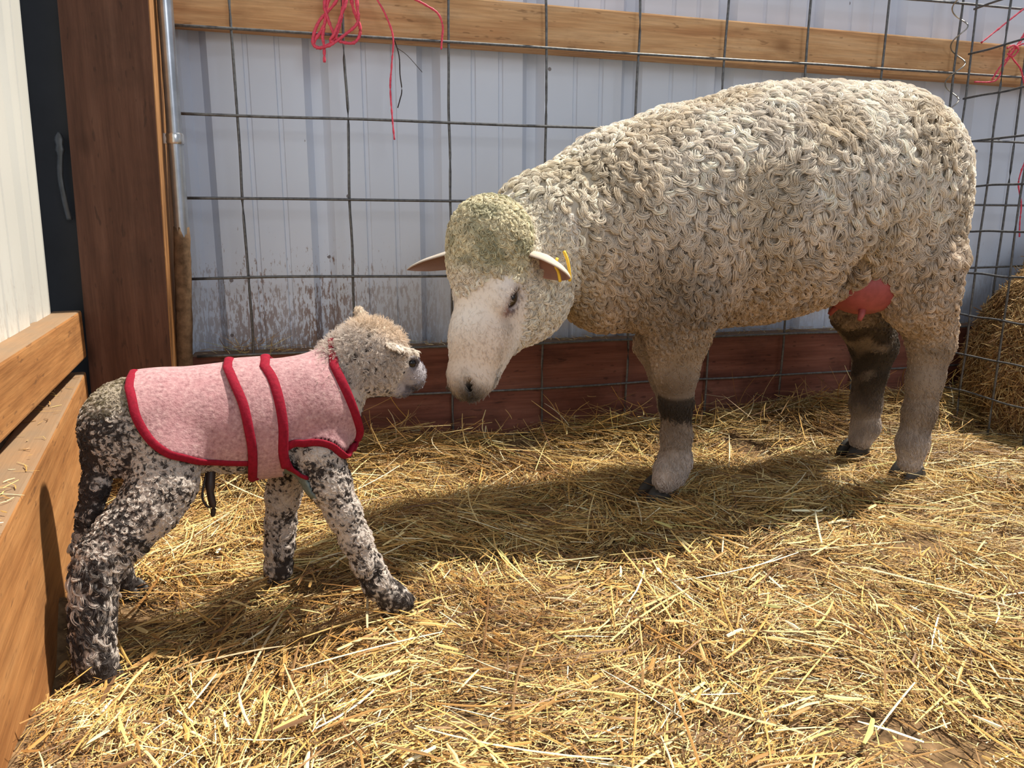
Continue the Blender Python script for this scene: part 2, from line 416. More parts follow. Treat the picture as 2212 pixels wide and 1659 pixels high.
# ------------------------------------------------------------------ wire panels
R_Z = [1.0024, .85, .6976, .5452, .3928, .2404, .1388, .0372]
def wire(name, a, b, r, parent, wob=.0012, seed=0):
    g = np.random.default_rng(seed); n = 14
    P = np.linspace(a, b, n); P[1:-1] += g.normal(0, wob, (n-2, 3))*[1, .6, 1]
    return tubes_obj(name, [tube(smooth_path(P, 3), r, 8)], M_wire, parent)
pan = empty('wire_panel', (.8, 0, 0), 'grey welded wire stock panel standing in front of the back wall', 'wire panel')
for k, z in enumerate(R_Z):
    wire('horizontal_wire', (-.106, -.003, z), (2.10, -.003, z), .0027, pan, seed=k)
wire('horizontal_wire', (-.106, -.003, 1.155), (2.10, -.003, 1.155), .0027, pan, seed=31)
for k in range(-0, 11):
    x = .2032*k
    wire('vertical_wire', (x, .0025, .015), (x+.002, .0025, 1.16), .0027, pan, seed=50+k)
pan2 = empty('wire_panel', (1.64, -.4, 0), 'grey welded wire panel at the right edge, between the ewe and the straw bale', 'wire panel')
A = np.array([1.648, -.012, 0]); B = np.array([1.615, -.80, 0])
for k, z in enumerate([.10, .19, .285, .385, .485, .588, .690, .792, .892, .99]):
    wire('horizontal_wire', A+[0, 0, z], B+[0, 0, z], .0025, pan2, seed=80+k)
for k in range(9):
    q = A+(B-A)*(k/8*.99+.002)
    wire('vertical_wire', q+[.004, 0, .015], q+[.004, 0, 1.16], .0025, pan2, seed=99+k)
# spiral wire lacing the two panels
zt = np.linspace(1.12, .715, 220); th = (zt-.715)/.082*2*np.pi
cx = 1.618+.004*np.sin(zt*30)
P = np.c_[cx+.017*np.cos(th)+(.9-zt)*.01, -.008+.017*np.sin(th), zt]
tag(tubes_obj('spiral_wire', [tube(P, .0016, 6)], M_coil), 'loose spiral of bright wire lacing the two wire panels together at right', 'wire')

# weathered stub behind the bale
o = board('wooden_stake', at(2035, 588, .045), at(2078, 588, .045), .13, .03, M_stake)
tag(o, 'short grey weathered board against the siding beside the straw bale', 'wooden stake')

# ------------------------------------------------------------------ twine
def twine(name, paths, label, r=.0022):
    ts = []
    for k, pp in enumerate(paths):
        P = smooth_path([at(*q) for q in pp], 10)
        g = np.random.default_rng(k+3); 
        ts.append(tube(P, r*(1+.15*g.normal(size=len(P))), 7))
    return tag(tubes_obj(name, ts, M_twine), label, 'twine')
twine('baling_twine', [
    [(735, -90, -.012), (708, 5, -.012), (700, 55, -.016), (678, 92, -.014), (690, 104, -.012), (718, 90, -.016), (735, 50, -.013), (742, 0, -.011), (748, -90, -.01)],
    [(720, -90, -.01), (702, 0, -.012), (705, 30, -.018), (725, 80, -.018), (745, 92, -.016), (768, 90, -.012), (778, 62, -.012), (760, 5, -.013), (755, -90, -.012)],
    [(760, -90, -.014), (772, 15, -.02), (772, 50, -.022), (745, 75, -.02), (712, 98, -.02), (684, 102, -.018), (676, 85, -.016), (690, 45, -.014), (730, -5, -.012), (745, -90, -.012)],
    [(752, -90, -.016), (750, -10, -.024), (738, 30, -.026), (724, 70, -.024), (714, 86, -.02), (722, 92, -.02)],
    [(700, 60, -.018), (697, 80, -.018), (700, 100, -.016), (701, 135, -.014)]],
    'tangled loops of red baling twine hanging over the pine rail, the leftmost twine', .0030)
twine('baling_twine', [[(780, -95, -.012), (808, -15, -.012), (832, 30, -.016), (849, 80, -.014), (846, 140, -.012), (843, 190, -.013), (847, 250, -.012), (852, 302, -.012)]],
      'long single strand of red twine dangling down in front of the blue-white siding', .0018)
twine('baling_twine', [[(830, -95, -.01), (870, -20, -.012), (915, 8, -.016), (945, 28, -.018), (956, 55, -.016), (955, 80, -.014), (953, 107, -.013)]],
      'short red twine end curling over the pine rail, right of the long dangling strand', .002)
twine('baling_twine', [
    [(2120, 92, -.02), (2160, 60, -.02), (2200, 28, -.02), (2230, 5, -.02)],
    [(2225, 60, -.02), (2205, 90, -.024), (2182, 118, -.024), (2160, 145, -.02), (2143, 172, -.02)],
    [(2230, 90, -.022), (2200, 98, -.026), (2180, 112, -.026), (2190, 130, -.024), (2205, 150, -.02), (2212, 180, -.02)],
    [(2176, 104, -.028), (2190, 98, -.028), (2200, 108, -.028), (2188, 122, -.028), (2176, 116, -.026)],
    [(2105, 177, -.02), (2150, 174, -.02), (2170, 140, -.022), (2190, 110, -.022), (2215, 68, -.02)]],
    'knotted red twine tied at the upper right corner across the pine rail', .002)
twine('baling_twine', [[(2222, 330, -.012), (2206, 370, -.012), (2200, 400, -.012), (2206, 440, -.012), (2203, 480, -.012), (2202, 512, -.012)]],
      'thin red twine strand hanging just above the straw bale at the right edge', .0018)

# ------------------------------------------------------------------ implicit-surface body builder
class Field:
    def __init__(s, lo, hi, h):
        s.h = h; s.lo = np.array(lo, float); s.n = np.ceil((np.array(hi)-s.lo)/h).astype(int)+1
        s.D = np.full(s.n, .5, np.float32)
        s.ax = [(s.lo[i]+h*np.arange(s.n[i])).astype(np.float32) for i in range(3)]
    def sub(s, lo, hi, mg=.03):
        a = np.clip(np.floor((np.array(lo)-mg-s.lo)/s.h).astype(int), 0, s.n); b = np.clip(np.ceil((np.array(hi)+mg-s.lo)/s.h).astype(int)+1, 0, s.n)
        sl = tuple(slice(a[i], b[i]) for i in range(3))
        return sl, np.meshgrid(*[s.ax[i][sl[i]] for i in range(3)], indexing='ij', sparse=True)
    def put(s, sl, d, k, op='u'):
        A = s.D[sl]
        if op == 'u':
            hh = np.clip(.5+.5*(A-d)/k, 0, 1); s.D[sl] = A+(d-A)*hh-k*hh*(1-hh)
        else:     # smooth subtraction
            hh = np.clip(.5-.5*(A+d)/k, 0, 1); s.D[sl] = A+(-d-A)*hh+k*hh*(1-hh)
    def ball(s, c, r, k=.02, M=None, op='u'):
        """ellipsoid; M rows are its axes"""
        c = np.array(c, float); r = np.array(r if np.ndim(r) else (r, r, r), float); R = r.max()
        sl, (x, y, z) = s.sub(c-R, c+R)
        if 0 in [q.stop-q.start for q in sl]: return
        dx, dy, dz = x-c[0], y-c[1], z-c[2]
        if M is not None:
            dx, dy, dz = [M[i][0]*dx+M[i][1]*dy+M[i][2]*dz for i in range(3)]
        k0 = np.sqrt((dx/r[0])**2+(dy/r[1])**2+(dz/r[2])**2); k1 = np.sqrt((dx/r[0]**2)**2+(dy/r[1]**2)**2+(dz/r[2]**2)**2)+1e-9
        s.put(sl, (k0*(k0-1)/k1).astype(np.float32), k, op)
    def cone(s, a, b, ra, rb, k=.02, op='u'):
        a = np.array(a, float); b = np.array(b, float)
        sl, (x, y, z) = s.sub(np.minimum(a, b)-max(ra, rb), np.maximum(a, b)+max(ra, rb))
        if 0 in [q.stop-q.start for q in sl]: return
        ab = b-a; L2 = (ab**2).sum()+1e-12
        t = np.clip(((x-a[0])*ab[0]+(y-a[1])*ab[1]+(z-a[2])*ab[2])/L2, 0, 1)
        d = np.sqrt((x-a[0]-t*ab[0])**2+(y-a[1]-t*ab[1])**2+(z-a[2]-t*ab[2])**2)-(ra+(rb-ra)*t)
        s.put(sl, d.astype(np.float32), k, op)
    def chain(s, nodes, k=.015):
        P = [at(*q[:3]) if len(q) == 4 else np.array(q[0]) for q in nodes]; R = [q[-1] for q in nodes]
        for i in range(len(P)-1): s.cone(P[i], P[i+1], R[i], R[i+1], k)
        return P
    def sample(s, P):
        q = (P-s.lo)/s.h; i = np.clip(np.floor(q).astype(int), 0, s.n-2); f = q-i; o = 0
        for a in (0, 1):
            for b in (0, 1):
                for c in (0, 1):
                    w = (f[:, 0] if a else 1-f[:, 0])*(f[:, 1] if b else 1-f[:, 1])*(f[:, 2] if c else 1-f[:, 2])
                    o = o+w*s.D[i[:, 0]+a, i[:, 1]+b, i[:, 2]+c]
        return o
    def grad(s, P):
        e = s.h*.8; G = np.stack([s.sample(P+np.eye(3)[i]*e)-s.sample(P-np.eye(3)[i]*e) for i in range(3)], 1)
        return G/(np.linalg.norm(G, axis=1)[:, None]+1e-12)
    def mesh(s):
        D = s.D; ins = D < 0; n = s.n
        S = np.zeros(n-1, np.int8)
        for a in (0, 1):
            for b in (0, 1):
                for c in (0, 1): S += ins[a:n[0]-1+a, b:n[1]-1+b, c:n[2]-1+c]
        act = (S > 0) & (S < 8); idx = np.full(n-1, -1, np.int64); C = np.argwhere(act); idx[act] = np.arange(len(C))
        acc = np.zeros((len(C), 3)); cnt = np.zeros(len(C))
        for ax in range(3):
            o1, o2 = [i for i in range(3) if i != ax]
            for a in (0, 1):
                for b in (0, 1):
                    p = C.copy(); p[:, o1] += a; p[:, o2] += b; q = p.copy(); q[:, ax] += 1
                    d0 = D[tuple(p.T)]; d1 = D[tuple(q.T)]; m = (d0 < 0) != (d1 < 0)
                    t = np.where(m, d0/np.where(m, d0-d1, 1), 0); v = p.astype(float); v[:, ax] += t
                    acc[m] += v[m]; cnt[m] += 1
        V = s.lo+acc/cnt[:, None]*s.h; Q = []
        for ax in range(3):
            o1, o2 = (ax+1) % 3, (ax+2) % 3
            lo = [slice(None)]*3; hi = [slice(None)]*3; lo[ax] = slice(0, -1); hi[ax] = slice(1, None)
            m = ins[tuple(lo)] != ins[tuple(hi)]; E = np.argwhere(m)
            E = E[(E[:, o1] > 0) & (E[:, o2] > 0) & (E[:, o1] < n[o1]-1) & (E[:, o2] < n[o2]-1)]
            pos = ins[tuple(E.T)]
            def cell(a, b):
                c = E.copy(); c[:, o1] -= a; c[:, o2] -= b; return idx[tuple(c.T)]
            q = np.stack([cell(1, 1), cell(0, 1), cell(0, 0), cell(1, 0)], 1); q[~pos] = q[~pos][:, ::-1]; Q.append(q)
        Q = np.concatenate(Q)
        for _ in range(2): V = V-s.grad(V)*s.sample(V)[:, None]*.8
        return V, Q

def scatter(V, Q, spacing, g, mask=None):
    """points spread over the quads, at most one per cell of the given spacing; returns points, face index"""
    tri = np.r_[Q[:, [0, 1, 2]], Q[:, [0, 2, 3]]]; 
    if mask is not None: mk = mask[tri[:, 0]]; tri = tri[mk]
    a, b, c = V[tri[:, 0]], V[tri[:, 1]], V[tri[:, 2]]; ar = np.linalg.norm(np.cross(b-a, c-a), axis=1)/2
    n = int(ar.sum()/spacing**2*3.0)+10; f = g.choice(len(tri), n, p=ar/ar.sum())
    u = g.random(n); v = g.random(n); fl = u+v > 1; u[fl] = 1-u[fl]; v[fl] = 1-v[fl]
    P = a[f]+(b-a)[f]*u[:, None]+(c-a)[f]*v[:, None]
    key = np.floor(P/spacing).astype(np.int64); h = key[:, 0]*73856093 ^ key[:, 1]*19349663 ^ key[:, 2]*83492791
    _, first = np.unique(h, return_index=True)
    return P[first]

class Strands:
    def __init__(s): s.P = []; s.R = []; s.C = []
    def locks(s, P, Nn, T, L, lift, curl, ns, spread, rad, npts, g, col, jit=.06, tip=.35, phi=(1.0, -.9), rough=.0006):
        """bundles of strands that rise, turn and curl back over the surface"""
        M = len(P)
        if M == 0: return
        L = np.broadcast_to(L, (M,)); T = T-(T*Nn).sum(1)[:, None]*Nn; T /= np.linalg.norm(T, axis=1)[:, None]+1e-9
        B = np.cross(Nn, T); cu = np.broadcast_to(curl, (M,))
        th0 = -cu*.35+g.normal(0, .45, M); c = P-Nn*.002; pts = [c]; tan = []
        for j in range(npts-1):
            u = j/(npts-2) if npts > 2 else 0; th = th0+cu*u; ph = (phi[0]*(1-u)+phi[1]*u)*lift*np.ones(M)
            d = np.cos(ph)[:, None]*(np.cos(th)[:, None]*T+np.sin(th)[:, None]*B)+np.sin(ph)[:, None]*Nn
            c = c+d*(L/(npts-1))[:, None]; pts.append(c); tan.append(d)
        tan.append(d); Cc = np.stack(pts, 1); Tn = np.stack(tan, 1)                    # M,npts,3
        S = np.cross(Tn, Nn[:, None]); S /= np.linalg.norm(S, axis=2)[..., None]+1e-9; W = np.cross(S, Tn)
        a = g.uniform(0, 6.283, (M, ns)); rr = np.sqrt(g.random((M, ns)))
        u = np.linspace(0, 1, npts); prof = np.interp(u, [0, .35, .75, 1], [.75, 1, .85, tip])
        tw = g.normal(0, .8, (M, 1, 1))
        sp = np.broadcast_to(spread, (M,))[:, None, None]
        ang = a[:, :, None]+tw*u
        ox = np.cos(ang)*rr[:, :, None]*prof*sp; oy = np.sin(ang)*rr[:, :, None]*prof*sp*.6
        X = Cc[:, None]+ox[..., None]*S[:, None]+oy[..., None]*W[:, None]+g.normal(0, rough, (M, ns, 1, 3))*u[None, None, :, None]
        s.P.append(X.reshape(-1, npts, 3)); rp = np.interp(u, [0, .8, 1], [1, .85, .3])
        s.R.append(np.broadcast_to(rad*rp, (M*ns, npts)))
        cc = np.repeat(col, ns, axis=0)*(1+g.normal(0, jit, (M*ns, 1))); s.C.append(np.repeat(np.clip(cc, .004, .95)[:, None], npts, 1))
    def build(s, name, m, parent):
        cu = bpy.data.hair_curves.new(name)
        sizes = np.concatenate([np.full(len(p), p.shape[1], np.int32) for p in s.P])
        cu.add_curves(sizes.tolist())
        P = np.concatenate([p.reshape(-1, 3) for p in s.P]).astype(np.float32)
        R = np.concatenate([r.reshape(-1) for r in s.R]).astype(np.float32)
        C = np.concatenate([c.reshape(-1, 3) for c in s.C]).astype(np.float32)
        cu.attributes['position'].data.foreach_set('vector', P.ravel())
        ra = cu.attributes.get('radius') or cu.attributes.new('radius', 'FLOAT', 'POINT'); ra.data.foreach_set('value', R)
        ca = cu.attributes.new('Col', 'FLOAT_COLOR', 'POINT'); ca.data.foreach_set('color', np.c_[C, np.ones(len(C))].astype(np.float32).ravel())
        print(name, 'curves', len(sizes), 'points', len(P))
        return link(name, cu, m, parent)

def rgbmix(a, b, t): return np.asarray(a)[None]*(1-t[:, None])+np.asarray(b)[None]*t[:, None]

# ------------------------------------------------------------------ ewe
EWE = empty('ewe', (.95, -.34, 0), 'cream curly-fleeced white-faced ewe lowering her head to sniff the lamb', 'sheep')
HA = np.array([-.255, -.150, -.95]); HA /= np.linalg.norm(HA)
HC = np.array([.49, -.87, 0.]); HC /= np.linalg.norm(HC); HB = np.cross(HC, HA)*-1
if HB[2] < 0: HB = -HB
POLL = at(1012, 838, -.490)-HA*.245+HB*.045
def hp(u, v, w): return POLL+HA*u+HB*v+HC*w
HM = np.array([HA, HB, HC])
print('poll', POLL, 'HB', HB)
f = Field((.20, -.62, -.01), (1.46, -.08, .80), .0038)
for c, r in [((.66, -.335, .485), (.13, .125, .165)), ((.76, -.34, .50), (.16, .152, .195)), ((.90, -.34, .525), (.18, .172, .205)), ((1.01, -.34, .545), (.16, .176, .195)),
             ((1.12, -.34, .582), (.145, .166, .155)), ((1.160, -.34, .560), (.136, .150, .160))]:
    f.ball(c, r, .05)
f.cone((.62, -.345, .52), (.50, -.375, .475), .120, .098, .04)
f.cone((.50, -.375, .475), (.435, -.40, .445), .098, .082, .03)
f.ball((.60, -.36, .43), (.085, .09, .11), .04)
# thighs and shoulders
f.ball((1.172, -.412, .48), (.098, .075, .14), .03); f.ball((1.172, -.27, .48), (.098, .075, .14), .03)
f.ball((.72, -.42, .42), (.085, .06, .12), .04); f.ball((.74, -.27, .42), (.085, .06, .12), .04)
f.chain([(1475, 640, -.42, .068), (1465, 730, -.41, .050), (1460, 800, -.41, .037), (1461, 865, -.405, .0270), (1461, 940, -.40, .0240), (1460, 995, -.40, .0250), (1447, 1020, -.40, .0262), (1437, 1036, -.40, .0200)])
f.chain([(1450, 690, -.27, .050), (1412, 745, -.27, .034), (1436, 810, -.27, .028), (1455, 880, -.27, .025), (1460, 950, -.27, .024), (1452, 985, -.27, .026)])
f.chain([(1985, 570, -.435, .072), (1988, 650, -.44, .057), (2006, 700, -.43, .043), (2012, 745, -.43, .037), (1998, 820, -.43, .030), (1986, 890, -.43, .0265), (1971, 955, -.43, .0255), (1966, 994, -.43, .0215)])
f.chain([(2030, 715, -.43, .024), (2020, 745, -.43, .022)])
f.chain([(1890, 600, -.25, .070), (1862, 675, -.25, .056), (1888, 750, -.25, .044), (1880, 800, -.25, .033), (1870, 870, -.25, .029), (1870, 920, -.25, .026), (1860, 945, -.25, .024)])
f.ball(at(1850, 600, -.475), (.022, .050, .055), .025, op='s')
# tail stub and rump
f.cone((1.265, -.345, .60), (1.275, -.35, .46), .045, .040, .04)
# head
f.ball(hp(.055, -.050, 0), (.075, .060, .056), .02, HM)
f.ball(hp(.018, -.020, 0), (.062, .056, .066), .025, HM)               # wool topknot bulk
f.ball(hp(.058, -.004, 0), (.045, .030, .046), .02, HM)
f.ball(hp(.098, -.112, .0), (.066, .058, .047), .025, HM)              # cheeks
f.ball(hp(.078, -.135, .02), (.062, .048, .045), .03, HM); f.ball(hp(.078, -.135, -.02), (.062, .048, .045), .03, HM)
f.cone(hp(.09, -.044, 0), hp(.165, -.045, 0), .050, .043, .025)
f.cone(hp(.165, -.045, 0), hp(.225, -.044, 0), .043, .035, .02)
f.ball(hp(.232, -.044, 0), (.030, .030, .032), .015, HM)
f.cone(hp(.10, -.10, 0), hp(.20, -.078, 0), .040, .022, .025)          # lower jaw
f.ball(hp(.222, -.072, 0), (.026, .018, .024), .008, HM)
for s in (1, -1):
    f.ball(hp(.098, -.034, s*.045), (.026, .018, .012), .015, HM)      # brow and orbit
    f.ball(hp(.101, -.047, s*.050), (.0175, .0115, .011), .006, HM, op='s')
    f.cone(hp(.236, -.020, s*.024), hp(.255, -.046, s*.013), .0065, .0055, .004, op='s')  # nostril
    f.cone(hp(.252, -.066, s*.012), hp(.205, -.071, s*.029), .0022, .0022, .003, op='s')   # mouth line
f.cone(hp(.262, -.045, 0), hp(.252, -.067, 0), .0022, .0022, .003, op='s')
V, Q = f.mesh(); Nv = f.grad(V)
loc = (V-POLL) @ HM.T; U_, Vh, Wh = loc.T
head = (np.linalg.norm(V-hp(.12, -.06, 0), axis=1) < .19) & (V[:, 0] < .52)
# bare face mask: below the topknot line, ahead of the cheek wool
def face_mask(loc):
    u, v, w = loc.T
    aw = np.abs(w); line = .112-.85*np.clip(aw-.012, 0, .045)
    a = sstep(-.006, .006, u-line)
    cheek = sstep(-.086, -.070, v+.42*(u-.10)-.02*sstep(.09, .06, u))
    return np.clip(a*cheek, 0, 1)
fm = np.where(head, face_mask(loc), 0)
WOOL = (.87, .79, .69); FACE = (.80, .75, .71)
w1, w2 = Wave(7, 21), Wave(22, 22)
def ewe_color(P, loc, fm, headm):
    x, y, z = P.T; n1 = w1(P); n2 = w2(P)
    c = rgbmix(WOOL, (.70, .61, .49), sstep(-.2, 1.2, n1))
    c = c*(1+.10*n2[:, None])
    # rump stained brownish; lower sides and belly darkened for dirt and painted-in shading
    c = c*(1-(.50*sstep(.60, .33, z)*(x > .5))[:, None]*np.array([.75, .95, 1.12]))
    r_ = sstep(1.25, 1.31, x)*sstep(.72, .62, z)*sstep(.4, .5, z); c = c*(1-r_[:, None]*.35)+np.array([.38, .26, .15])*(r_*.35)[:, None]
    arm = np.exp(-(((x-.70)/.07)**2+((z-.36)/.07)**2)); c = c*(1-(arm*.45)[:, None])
    # legs: short hair, greyish pink, dirty patches
    leg = sstep(.31, .22, z)*(x > .55); c = c*(1-leg[:, None])+leg[:, None]*rgbmix((.36, .285, .225), (.22, .165, .125), sstep(-.5, 1, n1))
    pale = sstep(.16, .05, z)*(x > .55); c = c*(1-pale[:, None])+pale[:, None]*np.array([.56, .49, .45])*(1+.14*n2[:, None])
    nearf = (y < -.35)&(x < .95); kn = sstep(.160, .166, z+.004*n2)*sstep(.212, .204, z+.003*n1)*nearf*sstep(.775, .765, x+.006*n2); c = c*(1-(.78*kn)[:, None])
    far = (y > -.33)&(x > 1.0); dk = sstep(.08, .2, z)*sstep(.36, .28, z)*far*sstep(-.9, .5, n2+.6+14*(x-1.24)); c = c*(1-(.80*dk)[:, None])
    hk = (x > 1.0)&(y < -.35); hd = np.exp(-((z-.26)/.04)**2)*hk*sstep(-.3, .6, n1+n2*.5); c = c*(1-(.45*hd)[:, None])
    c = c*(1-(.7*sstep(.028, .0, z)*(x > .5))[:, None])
    # topknot yellowish green
    u, v, w = loc.T; tk = headm*(1-fm)*sstep(.0, .05, .10-u)*sstep(-.085, -.045, v)
    c = c*(1-tk[:, None]*.85)+(tk*.85)[:, None]*rgbmix((.66, .60, .41), (.38, .365, .22), sstep(-.3, .8, n2+.4*n1))
    nk = sstep(.62, .50, x)*(1-headm); c = c*(1-.25*nk[:, None])+(.25*nk)[:, None]*np.array([.56, .53, .38])
    ck = headm*(1-fm)*sstep(-.05, -.078, v); c = c*(1-ck[:, None])+ck[:, None]*rgbmix((.88, .80, .71), (.80, .73, .62), sstep(-.5, .5, n1))
    # face
    F_ = rgbmix(FACE, (.72, .62, .54), sstep(.0, 1.2, n1))
    F_ = F_*(1-.22*sstep(.6, 1.4, n2)[:, None])
    no = sstep(.225, .25, u)*np.exp(-((v+.040)/.030)**2)*headm; F_ = F_*(1-.72*no[:, None])
    dn = np.exp(-((v+.032)/.019)**2-((u-.247)/.022)**2-((np.abs(w)-.018)/.014)**2); F_ = F_*(1-.85*dn[:, None])
    ey = np.exp(-((u-.106)/.021)**2-((v+.046)/.014)**2)*(np.abs(w) > .03); F_ = F_*(1-ey[:, None])+ey[:, None]*np.array([.20, .09, .075]); e2 = .7*np.exp(-((u-.122)/.010)**2-((v+.038)/.006)**2)*(np.abs(w) > .03); F_ = F_*(1-e2[:, None])+e2[:, None]*np.array([.24, .11, .10])
    mo = np.exp(-((v+.071)/.005)**2)*(u > .20)*(u < .256); F_ = F_*(1-.55*mo[:, None])
    return c*(1-fm[:, None])+F_*fm[:, None]
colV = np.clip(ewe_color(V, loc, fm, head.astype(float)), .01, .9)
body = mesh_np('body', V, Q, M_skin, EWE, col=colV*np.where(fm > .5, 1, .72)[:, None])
print('ewe verts', len(V))

g = np.random.default_rng(11)
st = Strands(); DOWN = np.array([0, 0, -1.])
def near(P):                              # region weights for strands on the ewe
    loc = (P-POLL) @ HM.T; hd = (np.linalg.norm(P-hp(.12, -.06, 0), axis=1) < .19) & (P[:, 0] < .52)
    return loc, hd.astype(float), np.where(hd, face_mask(loc), 0)
D_ = DETAIL
# 1) long curly locks: back, sides, neck
P = scatter(V, Q, .0098/D_, g, (V[:, 2] > .24)&(V[:, 0] > .44)&(~head)); n_ = f.grad(P)
lc, hd, fmP = near(P); k = (P[:, 2] > .275+.03*w1(P)); P, n_, lc, hd, fmP = P[k], n_[k], lc[k], hd[k], fmP[k]
size = .38+.62*sstep(.26, .50, P[:, 2]); size *= .80+.2*sstep(.5, .68, P[:, 0])
size *= 1-.22*sstep(1.22, 1.30, P[:, 0])
flow = np.array([.25, 0, -1.])+np.c_[w1(P*.6), np.zeros(len(P)), w1(P*.6+3)]*.55
L = .031*size*g.uniform(.7, 1.3, len(P)); cu = g.choice([-1, 1], len(P))*g.uniform(1.0, 4.6, len(P))
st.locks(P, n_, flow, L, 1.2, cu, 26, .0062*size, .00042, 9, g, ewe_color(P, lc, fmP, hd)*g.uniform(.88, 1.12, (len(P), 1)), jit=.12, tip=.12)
# 2) fine under-layer and belly / upper leg fuzz
P = scatter(V, Q, .0052/D_, g, (V[:, 2] > .16)&(V[:, 2] < .46)&(V[:, 0] > .52)); n_ = f.grad(P); lc, hd, fmP = near(P)
sz = .55+.45*sstep(.2, .36, P[:, 2])
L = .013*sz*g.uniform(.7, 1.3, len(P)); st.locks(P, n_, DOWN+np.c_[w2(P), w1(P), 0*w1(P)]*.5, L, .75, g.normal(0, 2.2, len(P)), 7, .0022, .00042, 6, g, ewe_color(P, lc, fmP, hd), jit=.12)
# 3) lower legs: short hair
P = scatter(V, Q, .0034/D_, g, (V[:, 2] < .20)&(V[:, 0] > .52)); n_ = f.grad(P); lc, hd, fmP = near(P)
st.locks(P, n_, DOWN+g.normal(0, .15, P.shape), .011*g.uniform(.7, 1.3, len(P)), .55, g.normal(0, .9, len(P)), 4, .0014, .00032, 5, g, ewe_color(P, lc, fmP, hd), jit=.12, phi=(.9, -.1))
# 4) topknot and cheek curls
P = scatter(V, Q, .0046/D_, g, head); n_ = f.grad(P); lc, hd, fmP = near(P); k = (fmP < .45)&(hd > 0)
P, n_, lc, hd, fmP = P[k], n_[k], lc[k], hd[k], fmP[k]
ck = sstep(-.05, -.10, lc[:, 1])
st.locks(P, n_, np.broadcast_to(HA, P.shape)+g.normal(0, .5, P.shape), .0125*(1+.15*ck)*g.uniform(.7, 1.3, len(P)), 1.0+.1*ck, g.choice([-1, 1], len(P))*g.uniform(1, 5, len(P))*(1-.5*ck), 11, .0027, .00042, 7, g, ewe_color(P, lc, fmP, hd)*g.uniform(.78, 1.2, (len(P), 1)), jit=.12)
# 5) face hair, very short
P = scatter(V, Q, .0024/D_, g, head); n_ = f.grad(P); lc, hd, fmP = near(P); k = (fmP > .3)&(np.linalg.norm((lc-[.101, -.047, .052])*[1, 1.4, .6], axis=1) > .014)
P, n_, lc, hd, fmP = P[k], n_[k], lc[k], hd[k], fmP[k]
st.locks(P, n_, -HA*.0+HA*1.0-HB*.5+g.normal(0, .2, P.shape), .0085*g.uniform(.6, 1.3, len(P)), .38, g.normal(0, .5, len(P)), 3, .0012, .00028, 4, g, ewe_color(P, lc, fmP, hd), jit=.07, phi=(.9, .1))
st.build('fleece', M_strand, EWE)['label'] = 'dense cream wool in thick curling locks, olive-yellow on the topknot'

# eyes
def uv_ball(name, c, r, m, parent, M=None, seg=20):
    bm = bmesh.new(); bmesh.ops.create_uvsphere(bm, u_segments=seg, v_segments=seg//2+2, radius=1.0)
    M = np.eye(3) if M is None else M; r = np.array(r if np.ndim(r) else (r, r, r))
    for v in bm.verts: v.co = Vector(np.array(c)+(np.array(v.co)*r) @ M)
    return mesh_bm(name, bm, m, parent, True)
for s in (1, -1):
    uv_ball('eye', hp(.101, -.046, s*.0460), (.0145, .0125, .0095), M_iris, EWE, HM)
    uv_ball('pupil', hp(.101, -.045, s*.0492), (.0095, .0065, .0068), M_eye, EWE, HM)

def ear(name, base, tip, out, width, mat_, parent, col_out, col_in, cup=.5, n=14, m=12, droop=None, thick=.003):
    """leaf-shaped cupped ear; 'out' is the direction of its open side"""
    base = np.array(base); tip = np.array(tip); ax = tip-base; L = np.linalg.norm(ax); ax /= L
    out = np.array(out, float); out -= (out@ax)*ax; out /= np.linalg.norm(out); sd = np.cross(ax, out)
    V = []; C = []
    for layer in (0, 1):
        for i in range(n):
            t = i/(n-1); w = width*(np.interp(t, [0, .12, .4, .75, .93, 1], [.55, .8, 1., .72, .34, .06]))
            c = base+ax*L*t+(np.array(droop)*t*t if droop is not None else 0)
            for j in range(m):
                a = (j/(m-1)-.5)*2*(1.15+cup*1.2*(1-t)*1.2); rr = w/1.0
                p = c+sd*np.sin(a)*rr*.8-out*(np.cos(a)*rr*.75-rr*.35)
                if layer: p = p+out*(np.cos(a))*thick+0*sd-sd*np.sin(a)*thick
                V.append(p); C.append(col_in if layer else col_out)
    F = []; K = n*m
    for i in range(n-1):
        for j in range(m-1):
            q = [i*m+j, i*m+j+1, (i+1)*m+j+1, (i+1)*m+j]; F.append(q); F.append([K+x for x in q[::-1]])
        F.append([i*m, (i+1)*m, K+(i+1)*m, K+i*m]); F.append([i*m+m-1, K+i*m+m-1, K+(i+1)*m+m-1, (i+1)*m+m-1])
    for j in range(m-1): F.append([(n-1)*m+j, (n-1)*m+j+1, K+(n-1)*m+j+1, K+(n-1)*m+j])
    o = mesh_np(name, np.array(V), np.array(F), mat_, parent, col=np.array(C))
    md = o.modifiers.new('smooth', 'SUBSURF'); md.levels = 1; md.render_levels = 1
    return o
eb = hp(.034, -.066, .046); ed = HC*.80+np.array([.30, 0, 0])+np.array([0, 0, -.40]); ed /= np.linalg.norm(ed); et = eb+ed*.076
eo = np.array([-.60, -.30, -.74])
near_ear = ear('ear', eb, et, eo, .036, M_skin, EWE, (.56, .47, .39), (.34, .19, .155), cup=.30)
eb2 = hp(.030, -.055, -.040); et2 = at(878, 583, eb2[1]+.055)
far_ear = ear('ear', eb2, et2, (-.15, -.55, -.8), .030, M_skin, EWE, (.50, .45, .40), (.30, .19, .155), cup=.3)
q0 = eb+ed*.048+eo*.006+np.array([.006, 0, .010])
